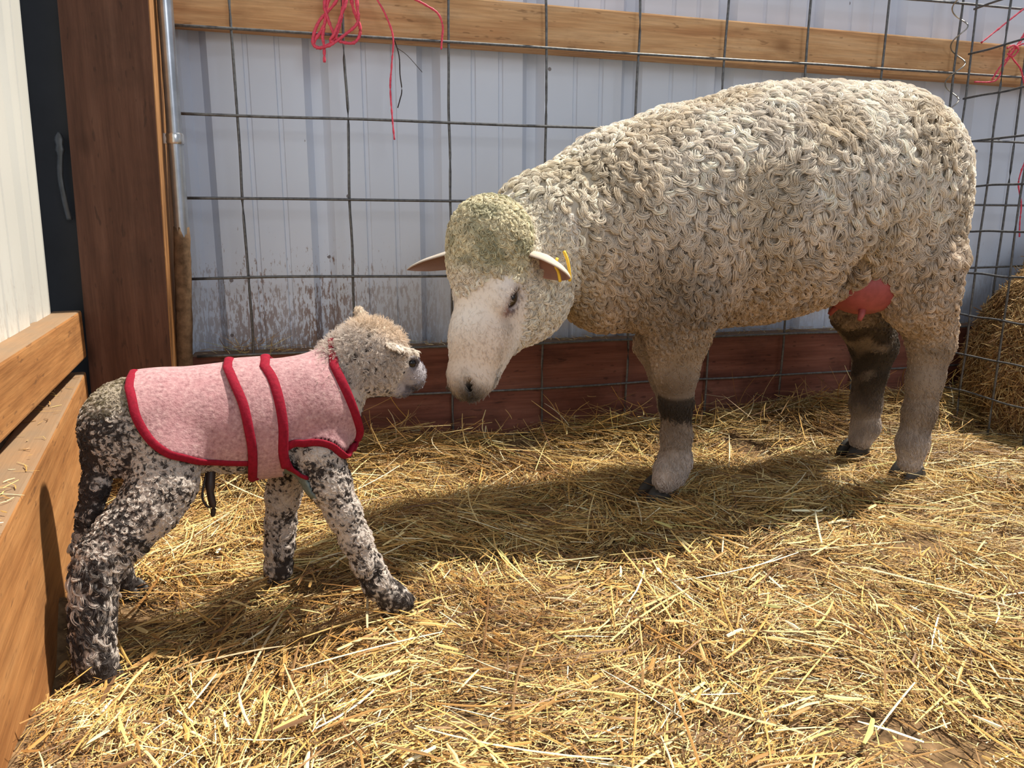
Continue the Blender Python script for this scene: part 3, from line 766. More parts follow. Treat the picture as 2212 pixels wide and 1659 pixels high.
tagp = [tube(smooth_path([q0+[0, 0, .012], q0+[-.004, -.004, .002], q0+[0, -.006, -.008], q0+[.003, -.006, -.022]], 4), .0024, 6),
        tube(smooth_path([q0+[.012, .006, .022], q0+[.016, .002, .010], q0+[.019, .0, -.006], q0+[.020, 0, -.022]], 4), .0024, 6)]
o = tubes_obj('ear_tag', tagp, M_eartag, near_ear); o['label'] = 'small yellow plastic ear tag'
# udder
bm = bmesh.new(); bmesh.ops.create_uvsphere(bm, u_segments=24, v_segments=16, radius=1)
uc = at(1862, 630, -.392)
for v in bm.verts:
    q = np.array(v.co); v.co = Vector(uc+q*[.072, .066, .054]+[0, 0, .012])
u_ = mesh_bm('udder', bm, M_udder, EWE, True)
for dy in (-.03, .03):
    a = uc+[-.02, dy, -.025]; tubes_obj('teat', [tube([a, a+[-.008, dy*.3, -.012], a+[-.014, dy*.4, -.022]], [.007, .006, .004], 10)], M_udder, u_)

def hoof(c, heading, s, parent):
    """two pointed claws side by side; c is the sole centre"""
    h = np.array([heading[0], heading[1], 0.]); h /= np.linalg.norm(h); sd = np.array([-h[1], h[0], 0])
    bm = bmesh.new()
    for k in (-1, 1):
        r = bmesh.ops.create_uvsphere(bm, u_segments=16, v_segments=12, radius=1)
        for v in r['verts']:
            q = np.array(v.co); fwd = q[0]; zz = q[2]
            top = max(zz, -.55); z = (top+.55)/1.55
            w_ = 1-.30*max(fwd, 0)-.12*z; ln = 1.0-.38*z
            p = np.array(c)+h*(fwd*ln*s*.030-z*s*.006+s*.006)+sd*((q[1]*w_)*s*.0135+k*s*.0125)+np.array([0, 0, z*s*.034])
            v.co = Vector(p)
    return mesh_bm('hoof', bm, M_hoof, parent, True)
def ground_at(px, py, z=.0):
    d = CF+(px-1106)/FPX*CR-(py-829.5)/FPX*CU; return CAM+(z-CAM[2])/d[2]*d
hoof(ground_at(1424, 1076), (-1, -.15), 1.25, EWE); hoof(ground_at(1960, 1036), (-1, -.25), 1.2, EWE)
hoof(ground_at(1845, 984), (-1, -.1), 1.15, EWE); hoof(ground_at(1445, 1008), (-1, 0), 1.0, EWE)

# ------------------------------------------------------------------ lamb
LAMB = empty('lamb', (.02, -.63, 0), 'speckled newborn lamb in a pink coat, looking up at the ewe', 'lamb')
def tc(x):                                 # y of the trunk axis
    return -.650+(x+.12)*.14
f2 = Field((-.25, -.82, -.01), (.31, -.46, .43), .0027)
trunk = [((-.085, .272), (.062, .050, .054)), ((-.04, .267), (.068, .052, .060)), ((.02, .264), (.072, .053, .066)), ((.075, .264), (.070, .051, .066)), ((.115, .268), (.056, .046, .060))]
ft = Field((-.25, -.82, .1), (.31, -.46, .43), .003)
for (x, z), r in trunk:
    for ff in (f2, ft): ff.ball((x, tc(x), z), r, .02)
# neck
for ff in (f2, ft): ff.cone((.125, tc(.125), .285), (.163, -.600, .320), .046, .036, .02)
f2.cone((.163, -.600, .320), (.182, -.600, .340), .036, .037, .02)
# rump / thighs
for ff in (f2, ft):
    ff.ball((-.104, -.670, .262), (.038, .030, .046), .02); ff.ball((-.104, -.628, .262), (.038, .030, .046), .02)
ft.chain([(362, 985, -.675, .036), (352, 1045, -.687, .034)], .02); ft.chain([(690, 985, -.652, .029), (706, 1030, -.658, .025)], .02)
f2.chain([(362, 985, -.675, .036), (352, 1045, -.687, .035), (322, 1096, -.700, .0315), (266, 1150, -.715, .0275), (220, 1200, -.727, .0245), (204, 1250, -.738, .0205), (200, 1310, -.746, .0190), (200, 1370, -.752, .0185), (205, 1420, -.757, .0190), (222, 1458, -.76, .0185)], .012)
f2.chain([(350, 1000, -.61, .034), (325, 1060, -.59, .028), (288, 1120, -.565, .021), (262, 1170, -.555, .016), (255, 1225, -.545, .014), (272, 1262, -.54, .015)], .012)
f2.chain([(690, 985, -.655, .030), (712, 1045, -.66, .0245), (742, 1105, -.665, .0195), (768, 1165, -.668, .0175), (792, 1215, -.67, .0155), (815, 1262, -.672, .0165), (848, 1290, -.672, .0165), (872, 1300, -.672, .013)], .012)
f2.chain([(625, 1010, -.575, .026), (612, 1070, -.560, .021), (606, 1130, -.552, .0185), (604, 1180, -.547, .017), (601, 1222, -.543, .017), (600, 1238, -.540, .017)], .012)
# tail
tailP = [at(236, 925, -.66), at(212, 985, -.672), at(207, 1050, -.68), at(194, 1110, -.685), at(172, 1178, -.69)]
for a, b, ra, rb in zip(tailP[:-1], tailP[1:], (.016, .0145, .0135, .012), (.0145, .0135, .012, .008)): f2.cone(a, b, ra, rb, .008)
# head: facing right, a little away from the viewer
LA = np.array([.80, .42, -.36]); LA /= np.linalg.norm(LA); LC = np.array([.42, -.80, 0.]); LC -= (LC@LA)*LA; LC /= np.linalg.norm(LC); LB = np.cross(LC, LA)
if LB[2] < 0: LB = -LB
LM = np.array([LA, LB, LC]); LO = at(808, 762, -.612)
def lp(u, v, w): return LO+LA*u+LB*v+LC*w
f2.ball(lp(-.003, .004, 0), (.041, .036, .032), .012, LM)
f2.ball(lp(.012, -.018, 0), (.034, .027, .026), .012, LM)
f2.cone(lp(.02, .002, 0), lp(.066, -.012, 0), .030, .0205, .012)
f2.ball(lp(.071, -.018, 0), (.015, .017, .0160), .006, LM)
f2.cone(lp(.012, -.034, 0), lp(.060, -.036, 0), .019, .0105, .010)
f2.cone(LO+[-.028, 0, -.012], (.163, -.600, .320), .034, .036, .012)
for s in (1, -1):
    f2.ball(lp(.045, .006, s*.021), (.012, .009, .007), .006, LM)
    f2.ball(lp(.046, .001, s*.026), (.0070, .0055, .005), .003, LM, op='s')
    f2.ball(lp(.085, -.013, s*.007), (.004, .003, .003), .002, LM, op='s')
    f2.cone(lp(.084, -.031, s*.003), lp(.062, -.030, s*.014), .0014, .0014, .0018, op='s')
V, Q = f2.mesh()
w3, w4, w5 = Wave(120, 31), Wave(24, 32), Wave(240, 33)
def lamb_color(P, jit=0.):
    l = (P-LO) @ LM.T; u, v, w = l.T; x, y, z = P.T
    n = w3(P)+.5*w5(P)+(g.normal(0, jit, len(P)) if jit else 0); n4 = w4(P)
    white = np.array([.60, .53, .48]); black = np.array([.045, .036, .034])
    hd = (x > .125)&(z > .22)
    dens = .12+.26*sstep(-.03, -.10, x)*sstep(.33, .27, z)          # how much black
    dens = dens+.10*sstep(.12, .02, x)*sstep(.15, .19, z)+.10*sstep(.15, .08, z)*(x < -.02)
    dens = dens+.45*sstep(-.152, -.170, x)+.35*sstep(-.12, -.135, x)*sstep(.30, .26, z)*(z > .16)                      # tail and backs of the legs
    dens = dens+.45*sstep(.06, .0, z)
    dens = np.where((x > .05)&(z < .22), .18+.40*sstep(.10, .04, z)+.2*sstep(.15, .19, z), dens)
    dens = np.where(hd, .06+.22*np.exp(-((x-.16)/.03)**2-((z-.25)/.03)**2), dens)
    t = sstep(.30, -.25, n*.55+n4*.35+(dens-.42)*-2.2)
    c = white[None]*(1-t[:, None])+black[None]*t[:, None]
    back = sstep(.285, .31, z)*(x < -.06); c = c*(1-back[:, None]*.6)+(back*.6)[:, None]*np.array([.20, .155, .075])
    warm = hd*sstep(.01, .03, v+u*.1); c = np.where(hd[:, None], c*(1-.5*warm[:, None])+.5*warm[:, None]*np.array([.72, .55, .38]), c)
    fc = hd*sstep(.032, .046, u); c = c*(1-fc[:, None])+fc[:, None]*rgbmix((.42, .39, .42), (.20, .18, .205), sstep(-.4, .9, n4+.3*n))
    mo = hd*np.exp(-((v+.031)/.004)**2)*(u > .055); c = c*(1-.5*mo[:, None])
    nose = hd*sstep(.080, .086, u)*sstep(-.024, -.016, v); c = c*(1-.75*nose[:, None])
    ey = hd*np.exp(-((u-.046)/.009)**2-((v-.002)/.007)**2); c = c*(1-.7*ey[:, None])
    return np.clip(c, .012, .9)
mesh_np('body', V, Q, M_skin, LAMB, col=lamb_color(V)*.8)
print('lamb verts', len(V))
# ---- coat: patches of cloth lying on the trunk, cut in (x, angle) space
def trunk_r(x, th, off):
    """radius from the trunk axis to the cloth surface; th = 0 up, + towards the viewer"""
    x = np.asarray(x, float); th = np.asarray(th, float); zc = np.interp(x, [-.13, .0, .10, .17], [.268, .264, .27, .300]); yc = tc(x)
    d = np.stack([np.zeros_like(x), -np.sin(th), np.cos(th)], -1); c = np.stack([x, yc, zc], -1)
    lo = np.zeros(x.shape); t = np.full(x.shape, .02)
    for _ in range(40):
        p = c+d*t[..., None]; s_ = ft.sample(p.reshape(-1, 3)).reshape(x.shape)
        t = np.clip(t+(off-s_)*.8, .004, .12)
    return c+d*t[..., None]
def on_cloth(px, py, off=.007):
    """where the ray through that photo point meets the cloth surface"""
    d = CF+(px-1106)/FPX*CR-(py-829.5)/FPX*CU; d = d/np.linalg.norm(d); t = .75; best = (9, t)
    for _ in range(260):
        s_ = float(ft.sample((CAM+d*t)[None])[0])-off
        if s_ < best[0]: best = (s_, t)
        if s_ < .0004 or t > 1.3: break
        t += max(min(s_, .05)*.6, .0005)
    p = CAM+d*best[1]; x = p[0]; zc = float(np.interp(x, [-.13, .0, .10, .17], [.268, .264, .27, .300])); yc = tc(x)
    return np.array([x, math.atan2(-(p[1]-yc), p[2]-zc)])
def outline(pts, n=8): return smooth_path([on_cloth(*q) for q in pts], n)
def inside(poly, X, T):
    c = np.zeros(X.shape, bool); n = len(poly)
    for i in range(n):
        (x1, y1), (x2, y2) = poly[i], poly[(i+1) % n]
        cond = ((y1 > T) != (y2 > T)); xx = (x2-x1)*(T-y1)/((y2-y1) if y2 != y1 else 1e-9)+x1
        c ^= cond & (X < xx)
    return c
def cloth(name, polys, off, parent, m=M_felt, step=.0022, thmax=3.2):
    xs = np.arange(-.16, .215, step); ts = np.arange(-thmax, thmax+.001, step/.055)
    Xg, Tg = np.meshgrid(xs, ts, indexing='ij'); keep = np.zeros(Xg.shape, bool)
    for poly in polys: keep |= inside(poly, Xg, Tg)
    Pp = trunk_r(Xg, Tg, off); wr_ = Wave(14, 71)(Pp.reshape(-1, 3)).reshape(Xg.shape)*sstep(.06, .13, Xg)*.0016; Pp[..., 2] += wr_*(np.cos(Tg) > 0)*np.cos(Tg); cell = keep[:-1, :-1]&keep[1:, :-1]&keep[:-1, 1:]&keep[1:, 1:]
    idx = np.arange(Xg.size).reshape(Xg.shape); F = np.stack([idx[:-1, :-1], idx[1:, :-1], idx[1:, 1:], idx[:-1, 1:]], -1)[cell]
    used = np.unique(F); rm = np.full(Xg.size, -1); rm[used] = np.arange(len(used))
    Vv = Pp.reshape(-1, 3)[used]
    o = mesh_np(name, Vv, rm[F], m, parent); md = o.modifiers.new('cloth', 'SOLIDIFY'); md.thickness = .0028; md.offset = 0
    return o, Vv, rm[F]
def binding(path, off, parent, wd=.0042, name='binding'):
    P = trunk_r(path[:, 0], path[:, 1], off)
    c = np.stack([path[:, 0], tc(path[:, 0]), np.interp(path[:, 0], [-.13, .0, .10, .17], [.268, .264, .27, .300])], 1); up = P-c
    up /= np.linalg.norm(up, axis=1)[:, None]
    V, F = tube(P, wd*1.18, 12, .45, up=up); return tubes_obj(name, [(V, F)], M_bind, parent)

rear = outline([(278, 833), (284, 858), (296, 905), (322, 948), (358, 978), (405, 992), (470, 1000), (545, 1002)])
rear[0, 1] = min(rear[0, 1], .3)
front = outline([(722, 792), (742, 832), (762, 878), (776, 922), (772, 965), (765, 1022)])
arc = outline([(765, 1022), (748, 990), (718, 966), (680, 956), (640, 958), (616, 968)])
beltL = outline([(492, 800), (505, 828), (526, 875), (538, 925), (546, 975), (545, 1030)])
beltR = outline([(572, 797), (590, 825), (604, 870), (612, 920), (612, 970), (618, 1000)])
hook = outline([(612, 965), (614, 985), (625, 1008), (645, 1022), (662, 1030)])
print('rear', rear[0], rear[-1], 'front', front[0], front[-1], 'beltL', beltL[0], beltL[-1], 'beltR', beltR[-1])
near_edge = np.r_[[[rear[0, 0], 0]], rear, [[arc[-1, 0], rear[-1, 1]]], arc[::-1], front[::-1], [[front[0, 0], 0]]]
def covered(P, m=.012):
    zc = np.interp(P[:, 0], [-.13, .0, .10, .17], [.268, .264, .27, .300]); th = np.arctan2(-(P[:, 1]-tc(P[:, 0])), P[:, 2]-zc)
    c_ = inside(near_edge, P[:, 0], th) | inside(near_edge*[1, -1], P[:, 0], th) | ((P[:, 0] > beltL[-1, 0])&(P[:, 0] < beltR[-1, 0])&(np.abs(th) > 1))
    e_ = inside(near_edge, P[:, 0]-.009, th) | inside(near_edge*[1, -1], P[:, 0]-.009, th)
    return (c_ | (e_&(P[:, 2] > .27)&(P[:, 0] > .10)))&(ft.sample(P) < m)
st = Strands()
P = scatter(V, Q, .0034/D_, g); n_ = f2.grad(P); l = (P-LO) @ LM.T
hd = (P[:, 0] > .125)&(P[:, 2] > .22); under = covered(P)
hindlow = ((P[:, 0] < -.08)&(P[:, 2] < .135))|(P[:, 2] < .06)
face = hd&(l[:, 0] > .034)
k = ~under&~face&~hindlow
st.locks(P[k], n_[k], DOWN+np.array([-.3, 0, 0])*1.0+g.normal(0, .5, (k.sum(), 3)), .0085*g.uniform(.6, 1.3, k.sum()), .95, g.choice([-1, 1], k.sum())*g.uniform(1.5, 5.5, k.sum()), 8, .0016, .00028, 6, g, lamb_color(P[k], .9), jit=.15)
P = scatter(V, Q, .0048/D_, g, ((V[:, 0] < -.06)&(V[:, 2] < .15))|(V[:, 2] < .085)); n_ = f2.grad(P)
st.locks(P, n_, DOWN+np.array([.2, -.2, 0])+g.normal(0, .25, P.shape), .017*g.uniform(.6, 1.3, len(P))*np.clip(P[:, 2]/.09, .45, 1), .75, g.choice([-1, 1], len(P))*g.uniform(.4, 2.6, len(P)), 12, .0023, .00026, 8, g, lamb_color(P, .5)*1.1, jit=.15)
P = scatter(V, Q, .0022/D_, g, (V[:, 0] > .12)&(V[:, 2] > .26)); n_ = f2.grad(P); l = (P-LO) @ LM.T
k = (l[:, 0] > .032)&(np.linalg.norm((l-[.046, .001, .024])*[1, 1.2, .5], axis=1) > .0085)
st.locks(P[k], n_[k], -LA+g.normal(0, .3, (k.sum(), 3)), .0065*g.uniform(.6, 1.3, k.sum()), .5, g.normal(0, .8, k.sum()), 4, .0010, .00020, 4, g, lamb_color(P[k], .3), jit=.16, phi=(.9, .1))
# soft fuzz
P = scatter(V, Q, .0030/D_, g, (V[:, 0] > .12)&(V[:, 2] > .30)); n_ = f2.grad(P); l = (P-LO) @ LM.T; k = l[:, 0] < .03
st.locks(P[k], n_[k], g.normal(0, 1, (k.sum(), 3)), .011*g.uniform(.5, 1.3, k.sum()), 1.2, g.normal(0, 2, k.sum()), 4, .002, .00014, 6, g, lamb_color(P[k])*1.1, jit=.1, phi=(1.2, .6))
# ears (furry)
e1b, e1t = lp(-.008, .012, .032), lp(.028, .012, .047)
ear1 = ear('ear', e1b, e1t, -LB-.2*LC, .0125, M_skin, LAMB, (.72, .62, .54), (.20, .17, .15), cup=.1, thick=.0015)
e2b, e2t = lp(-.012, .030, -.024), at(776, 672, -.57)
ear2 = ear('ear', e2b, e2t, LA+.3*LC*0, .0125, M_skin, LAMB, (.62, .50, .40), (.62, .40, .36), cup=.1, thick=.0015)
def fuzz_ear(b, t, outd, wd, col, n=420):
    T_ = (t-b); uu = g.random(n); sd = np.cross(T_/np.linalg.norm(T_), outd/np.linalg.norm(outd)); ww = g.uniform(-1, 1, n)
    P = b+T_*uu[:, None]+sd*(ww*wd*.75*(1-.6*uu**2))[:, None]-outd/np.linalg.norm(outd)*(np.sqrt(1-ww**2)*wd*.35)[:, None]
    nn = -outd/np.linalg.norm(outd)+sd*ww[:, None]*.9+g.normal(0, .2, (n, 3)); nn /= np.linalg.norm(nn, axis=1)[:, None]
    st.locks(P, nn, np.broadcast_to(T_/np.linalg.norm(T_), P.shape)+g.normal(0, .4, P.shape), .0075*g.uniform(.6, 1.3, n), .6, g.normal(0, 1, n), 6, .0014, .00018, 5, g, np.broadcast_to(np.array(col), (n, 3))*g.uniform(.85, 1.1, (n, 1)), jit=.1)
fuzz_ear(e1b, e1t, -LB-.2*LC, .0125, (.76, .68, .60)); fuzz_ear(e2b, e2t, LA, .0125, (.74, .62, .50))
st.build('fleece', M_strand, LAMB)['label'] = 'short tight lamb wool speckled black and white'
for s in (1, -1):
    uv_ball('eye', lp(.046, .001, s*.0222), (.0068, .0056, .0048), M_eye, LAMB, LM)
hoof(ground_at(234, 1480), (.9, -.5), .62, LAMB); hoof(ground_at(290, 1286), (.8, -.5), .66, LAMB)
hoof(ground_at(862, 1312), (1, -.25), .66, LAMB); hoof(ground_at(600, 1250), (.5, -.8), .62, LAMB)
c1 = at(452, 1045, -.66)
tubes_obj('umbilical_cord', [tube(smooth_path([at(456, 1008, -.650), at(454, 1060, -.66), at(461, 1095, -.662), at(459, 1116, -.662)], 5), [.006]*5+[.0045]*5+[.003]*5+[.0015], 8),
          tube(smooth_path([at(448, 1012, -.652), at(437, 1070, -.665), at(446, 1092, -.667), at(455, 1096, -.667)], 5), .0015, 6)], M_cord, LAMB)['label'] = 'dark shrivelled umbilical cord'

def mirror(p): q = p[::-1].copy(); q[:, 1] *= -1; return q
def top_close(p): return np.r_[[[p[0, 0]-0.0, 0.]], p]
far_edge = near_edge*[1, -1]
coat, cv, cf = cloth('coat', [near_edge, far_edge+[0, .0]], .006, LAMB)
coat['label'] = 'pink wool felt lamb coat edged in crimson'
binding(np.r_[mirror(rear)[:-1], [[rear[0, 0], 0]], rear], .007, coat)
binding(np.r_[mirror(front)[:-1], [[front[0, 0], 0]], front], .0095, coat, .0048)
binding(arc, .007, coat, .0048); binding(mirror(arc), .007, coat, .0048)
bL = np.r_[[[beltL[0, 0], 0]], beltL, [[beltL[-1, 0]+.002, 2.7], [beltL[-1, 0]+.004, 3.14]]]
bR = np.r_[[[beltR[0, 0], 0]], beltR, [[beltR[-1, 0]-.004, 2.6], [beltR[-1, 0]-.006, 3.14]]]
strap_poly = np.r_[bL, bR[::-1]]
strap, sv, sf = cloth('girth_strap', [strap_poly, strap_poly*[1, -1]], .0095, coat)
binding(np.r_[mirror(bL)[:-1], bL], .0115, coat, .0046)
binding(np.r_[mirror(bR[:-2])[:-1], bR[:-2]], .0115, coat, .0050)
binding(hook, .008, coat, .0046)
chest = np.r_[hook, [[hook[-1, 0]+.012, 2.6], [hook[-1, 0]+.012, 3.14], [beltL[-1, 0], 3.14], [beltL[-1, 0], hook[0, 1]]]]
cp_, _, _ = cloth('chest_panel', [chest, chest*[1, -1]], .006, coat, simple('grey_lining', (.16, .20, .20), .9, 0, .1, .3, 200)); cp_['label'] = 'grey underside panel of the coat'
# nap on the felt
st = Strands(); P = scatter(cv, cf, .0021, g, cv[:, 1] < -.60); nn = np.stack([np.zeros(len(P)), P[:, 1]-tc(P[:, 0]), P[:, 2]-.265], 1); nn /= np.linalg.norm(nn, axis=1)[:, None]
P2 = scatter(sv, sf, .0021, g, sv[:, 1] < -.60); n2 = np.stack([np.zeros(len(P2)), P2[:, 1]-tc(P2[:, 0]), P2[:, 2]-.265], 1); n2 /= np.linalg.norm(n2, axis=1)[:, None]
for a, b in ((P, nn), (P2, n2)):
    cc = np.array([(.50, .31, .315), (.42, .235, .24), (.62, .44, .43), (.27, .13, .14)])[g.integers(0, 4, len(a))]
    st.locks(a, b, g.normal(0, 1, a.shape), .0030*g.uniform(.5, 1.4, len(a)), .8, g.normal(0, 1.5, len(a)), 2, .0012, .00010, 4, g, cc, jit=.1)
st.build('felt_nap', M_strand, coat)

# ------------------------------------------------------------------ straw
_sa, _sc = Wave(1.7, 61), Wave(3.2, 62); _sd = Wave(6.5, 63)
def straws(n, lx, ly, Lr, wr, g, pal, lift, tilt, bend, seg, hfun, probs=None, zoff=0.):
    """n flat stalks as closed prisms; returns V, F, C"""
    x = lx(n); y = ly(n, x) if callable(ly) else ly
    a = np.where(g.random(n) < .5, _sa(np.c_[x, y, 0*x])*1.6+.35+g.normal(0, .38, n)+np.pi*(g.random(n) < .5), g.uniform(0, np.pi*2, n)); L = g.uniform(Lr[0], Lr[1], n)**1.0*g.uniform(.6, 1.2, n); w = g.uniform(wr[0], wr[1], n)
    z = hfun(x, y)+zoff+np.abs(g.normal(0, lift, n)); ti = g.normal(0, tilt, n)
    d = np.stack([np.cos(a)*np.cos(ti), np.sin(a)*np.cos(ti), np.sin(ti)], 1)
    s_ = np.stack([-np.sin(a), np.cos(a), g.normal(0, .35, n)], 1); s_ /= np.linalg.norm(s_, axis=1)[:, None]; u_ = np.cross(d, s_)
    k = g.normal(0, bend, n); t = np.linspace(-.5, .5, seg+1)
    C0 = np.stack([x, y, z], 1)[:, None]+d[:, None]*(t*L[:, None])[..., None]+s_[:, None]*((t*t*4-.5)*(k*L)[:, None])[..., None]
    C0[..., 2] -= (t*t)[None]*(L*.15)[:, None]*np.abs(g.normal(0, 1, n))[:, None]*0
    # the stalk follows the ground it lies on, within reason
    e0 = hfun(C0[:, 0, 0], C0[:, 0, 1])-.004-C0[:, 0, 2]; e1 = hfun(C0[:, -1, 0], C0[:, -1, 1])-.004-C0[:, -1, 2]
    C0[..., 2] += np.clip(e0, 0, .05)[:, None]*(.5-t)+np.clip(e1, 0, .05)[:, None]*(.5+t)
    taper = np.interp(t, [-.5, -.45, .3, .5], [.7, 1, .9, .5])
    q = []
    for (cs, cu_) in ((1, 0), (0, .45), (-1, 0), (0, -.45)):
        q.append(C0+s_[:, None]*(cs*.5*w[:, None]*taper)[..., None]+u_[:, None]*(cu_*w[:, None]*taper*.5)[..., None])
    Vv = np.stack(q, 2)                                     # n, seg+1, 4, 3
    base = (np.arange(n)*(seg+1)*4)[:, None]; F = []
    for i in range(seg):
        for j in range(4):
            F.append(np.stack([i*4+j, i*4+(j+1) % 4, (i+1)*4+(j+1) % 4, (i+1)*4+j])[None]+base)
    F.append(np.array([[3, 2, 1, 0]])+base); F.append(np.array([[0, 1, 2, 3]])+seg*4+base)
    F = np.stack(F, 1).reshape(-1, 4)
    pc = np.array(pal)[g.choice(len(pal), n, p=probs)]*g.uniform(.8, 1.15, (n, 1))
    q3 = np.c_[x, y, 0*x]; damp = .42*sstep(.1, 1.3, _sc(q3)+.6*_sd(q3)); pc = pc*(1-damp[:, None]*np.array([.8, 1., 1.15]))
    return Vv.reshape(-1, 3), F, np.repeat(pc, (seg+1)*4, 0)
def merge(parts):
    V = []; F = []; C = []; o = 0
    for v, f_, c in parts: V.append(v); F.append(f_+o); C.append(c); o += len(v)
    return np.concatenate(V), np.concatenate(F), np.clip(np.concatenate(C), .01, .92)
PAL = [(.76, .53, .20), (.60, .36, .11), (.84, .68, .33), (.42, .23, .075), (.90, .82, .56), (.19, .10, .045), (.50, .47, .18), (.30, .17, .07)]
PR = [.22, .23, .13, .16, .05, .08, .04, .09]
g = np.random.default_rng(77)
def left_lim(y): return -.281+(-.10-y)*.162+.006
def lx(n, a=-.35, b=2.1): return g.uniform(a, b, n)
def floor_y(y0=-1.35, y1=.0):
    return lambda n, x: y1-(y1-y0)*g.random(n)
def dens_keep(v, f_, c, seg):      # drop stalks left of the left board or inside the back board
    k = (seg+1)*4; n = len(v)//k; m = v.reshape(n, k, 3); mn = m.min(1); mx = m.max(1)
    q3 = m.mean(1)*[1, 1, 0]; thin = g.random(n) < sstep(.9, 1.7, _sc(q3+[3, 1, 0])+.7*_sd(q3+[1, 5, 0]))*.9
    ok = ~thin&(mn[:, 0] > left_lim(m[:, :, 1].mean(1)))&(mx[:, 1] < .009)
    vv = m[ok].reshape(-1, 3); cc = c.reshape(n, k, 3)[ok].reshape(-1, 3); nf = len(f_)//n; ff = f_.reshape(n, nf, 4)[:1]-0
    F = (ff+ (np.arange(ok.sum())*k)[:, None, None]).reshape(-1, 4); return vv, F, cc
parts = []
S = DETAIL
def add(n, ylo, yhi, L, w, lift, tilt, bend, seg, zoff=0., pal=PAL, pr=PR, xr=(-.3, 2.1)):
    v_ = (dens_keep(*straws(int(n*S), lambda k: lx(k, *xr), floor_y(ylo, yhi), L, w, g, pal, lift, tilt, bend, seg, gh, pr, zoff), seg)); parts.append(v_)
add(120000, -1.30, -.42, (.005, .022), (.0007, .0021), .006, .25, .05, 1, -.007)
add(75000, -.5, .0, (.006, .028), (.0008, .0020), .007, .25, .05, 1, -.007)
add(26000, -1.30, -.42, (.018, .045), (.0011, .0028), .007, .16, .03, 1, -.002)
add(20000, -.5, .0, (.02, .06), (.0011, .0025), .008, .18, .03, 1, .000)
add(2600, -1.30, -.42, (.045, .10), (.0014, .0032), .006, .09, .03, 3, .004)
add(4200, -.5, .0, (.05, .13), (.0012, .0027), .008, .10, .03, 3, .004)
add(420, -1.30, -.42, (.12, .24), (.0018, .0036), .005, .05, .03, 5, .009)
add(900, -.5, .0, (.12, .22), (.0014, .0028), .008, .07, .03, 5, .006)
add(900, -1.30, -.42, (.02, .06), (.0035, .0062), .005, .10, .03, 2, .006)
# stalks standing up against the skirt board
add(700, -.10, .0, (.06, .16), (.0014, .0028), .02, .6, .08, 5, .01)
V, F, C = merge(parts)
tag(mesh_np('straw_bedding', V, F, M_straw, smooth=False, col=C), 'loose golden straw and chaff covering the pen floor', 'straw', kind='stuff')
print('straw faces', len(F))
stem = smooth_path([at(851, 84, .02), at(862, 120, .02), at(864, 160, .022), at(868, 195, .024), at(864, 215, .02), at(859, 233, .018)], 4)
tag(tubes_obj('dry_stem', [tube(stem, .0012, 6), tube(smooth_path([at(858, 104, .02), at(880, 120, .02), at(912, 156, .02)], 4), .0006, 5)], M_cord), 'dark dry grass stem dangling from the pine rail behind the long red strand', 'grass stem')
# dusty straw on ledges
def ledge(name, n, fx, label, L=(.008, .045)):
    x = []; parts = []
    v, f_, c = fx(n, L); tag(mesh_np(name, v, f_, M_straw, smooth=False, col=np.clip(c, .01, .9)), label, 'straw', kind='stuff')
def on_back(n, L):
    return straws(n, lambda k: np.where(g.random(k) < .5, g.uniform(-.1, .75, k), g.uniform(.75, 1.9, k)), lambda k, x: g.uniform(.02, .07, k), L, (.001, .0022), g, PAL, .003, .10, .1, 2, lambda x, y: np.full(np.shape(x), .2395), PR)
ledge('straw_scraps', 420, on_back, 'scraps of straw lying along the top of the red-brown skirt board')
def on_corner(n, L):
    return straws(n, lambda k: g.uniform(-.07, .06, k), lambda k, x: g.uniform(.02, .06, k), L, (.0008, .0018), g, PAL, .012, .45, .06, 3, lambda x, y: np.full(np.shape(x), .243), PR)
ledge('straw_scraps', 46, on_corner, 'wisps of long straw caught on the skirt board beside the pipe', (.05, .11))
def on_left(n, L):
    t = None
    def xs(k):
        nonlocal t
        t = np.where(g.random(k) < .6, g.normal(.80, .05, k), g.uniform(.02, 1.1, k)); s_ = g.uniform(.006, .044, k); on_left.s = s_
        return LOWB[0][0]+LOWB[1][0]*t-.987*s_
    return straws(n, xs, lambda k, x: LOWB[0][1]+LOWB[1][1]*t-.16*on_left.s, L, (.0008, .0020), g, PAL, .002, .08, .1, 2, lambda x, y: np.full(np.shape(x), .239), PR)
ledge('straw_scraps', 200, on_left, 'bits of straw scattered on top of the wide orange board at left', (.006, .03))

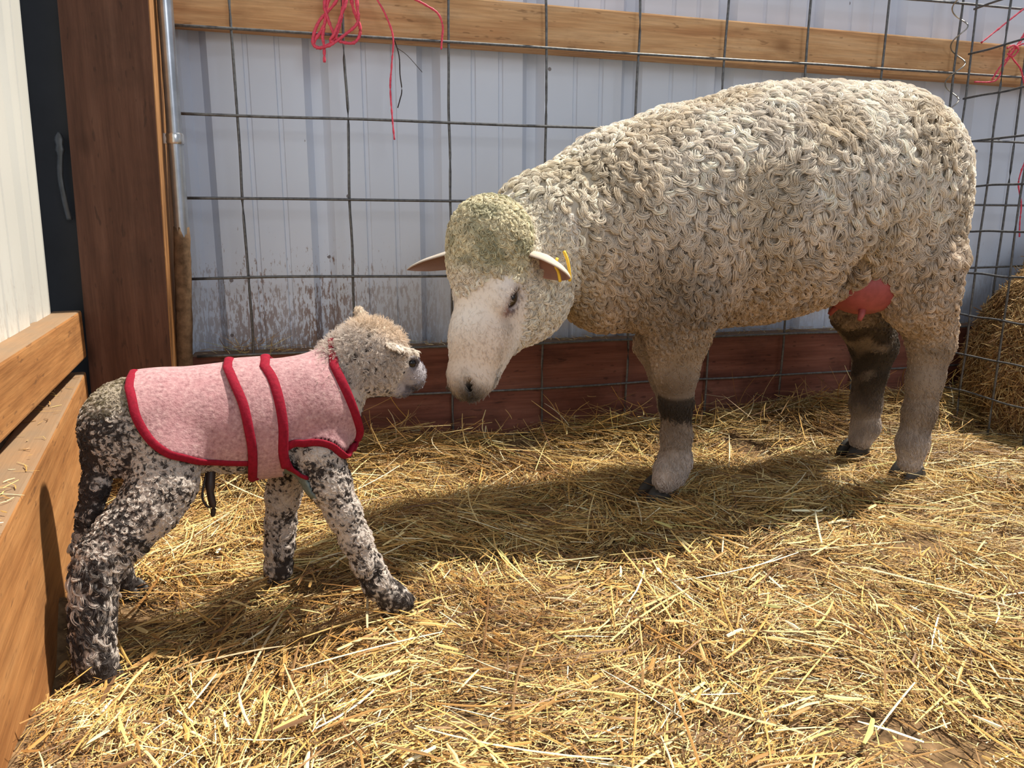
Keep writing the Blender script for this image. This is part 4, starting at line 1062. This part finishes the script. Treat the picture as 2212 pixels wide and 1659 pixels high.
# ------------------------------------------------------------------ straw bale behind the right panel
bale = empty('straw_bale', (1.95, -.15, 0), 'rounded broken straw bale piled up behind the right wire panel', 'straw bale')
f3 = Field((1.62, -.75, -.02), (2.65, .10, .60), .012)
f3.ball((2.04, -.16, .17), (.29, .24, .33), .06); f3.ball((2.14, -.40, .15), (.34, .26, .31), .06); f3.ball((1.90, -.16, .10), (.19, .22, .24), .05)
wv = Wave(9, 51); 
V, Q = f3.mesh(); Nb = f3.grad(V); V = V+Nb*(wv(V)*.012)[:, None]; keep_ = V[:, 1] < .075; V[:, 1] = np.minimum(V[:, 1], -.012); V[:, 0] = np.maximum(V[:, 0], 1.662)
mesh_np('bale_core', V, Q, M_hay, bale)
P = scatter(V, Q, .0075, g, V[:, 2] > .0); n_ = f3.grad(P); n = len(P)
BP = np.array([(.46, .26, .09), (.34, .18, .065), (.60, .38, .15), (.24, .12, .05), (.72, .54, .26)])
def bale_straw(P, n_, L, w, tilt):
    n = len(P); t = g.normal(size=(n, 3))+np.array([0, 0, -.8]); t = t-(t*n_).sum(1)[:, None]*n_*(1-tilt); t /= np.linalg.norm(t, axis=1)[:, None]
    s_ = np.cross(n_, t); s_ /= np.linalg.norm(s_, axis=1)[:, None]+1e-9; u_ = np.cross(t, s_); L = g.uniform(*L, n); w = g.uniform(*w, n)
    a = P+n_*.004-t*L[:, None]*.3; b = P+n_*(.004+g.uniform(0, .012, n))[:, None]+t*L[:, None]*.7
    q = [c+s_*(k1*w*.5)[:, None]+u_*(k2*w*.3)[:, None] for c in (a, b) for k1, k2 in ((1, 0), (0, 1), (-1, 0), (0, -1))]
    V = np.stack(q, 1).reshape(-1, 3); base = (np.arange(n)*8)[:, None]
    F = np.stack([np.array([j, (j+1) % 4, 4+(j+1) % 4, 4+j])[None]+base for j in range(4)]+[np.array([[3, 2, 1, 0]])+base, np.array([[4, 5, 6, 7]])+base], 1).reshape(-1, 4)
    topw = sstep(.30, .42, P[:, 2]); C = BP[g.integers(0, 5, n)]*g.uniform(.8, 1.15, (n, 1)); C = C*(1-.45*topw[:, None])+.45*topw[:, None]*np.array([.72, .52, .24])
    return V, F, np.repeat(C, 8, 0)
r1 = bale_straw(P, n_, (.015, .05), (.0012, .003), .25); P = scatter(V, Q, .0055, g, V[:, 2] > .0); r2 = bale_straw(P, f3.grad(P), (.01, .03), (.001, .0025), .4)
Vv, F, C = merge([r1, r2]); Vv[:, 1] = np.minimum(Vv[:, 1], -.008); Vv[:, 0] = np.maximum(Vv[:, 0], 1.652)
tag(mesh_np('loose_straw', Vv, F, M_straw, bale, smooth=False, col=np.clip(C, .01, .9)), kind='stuff')
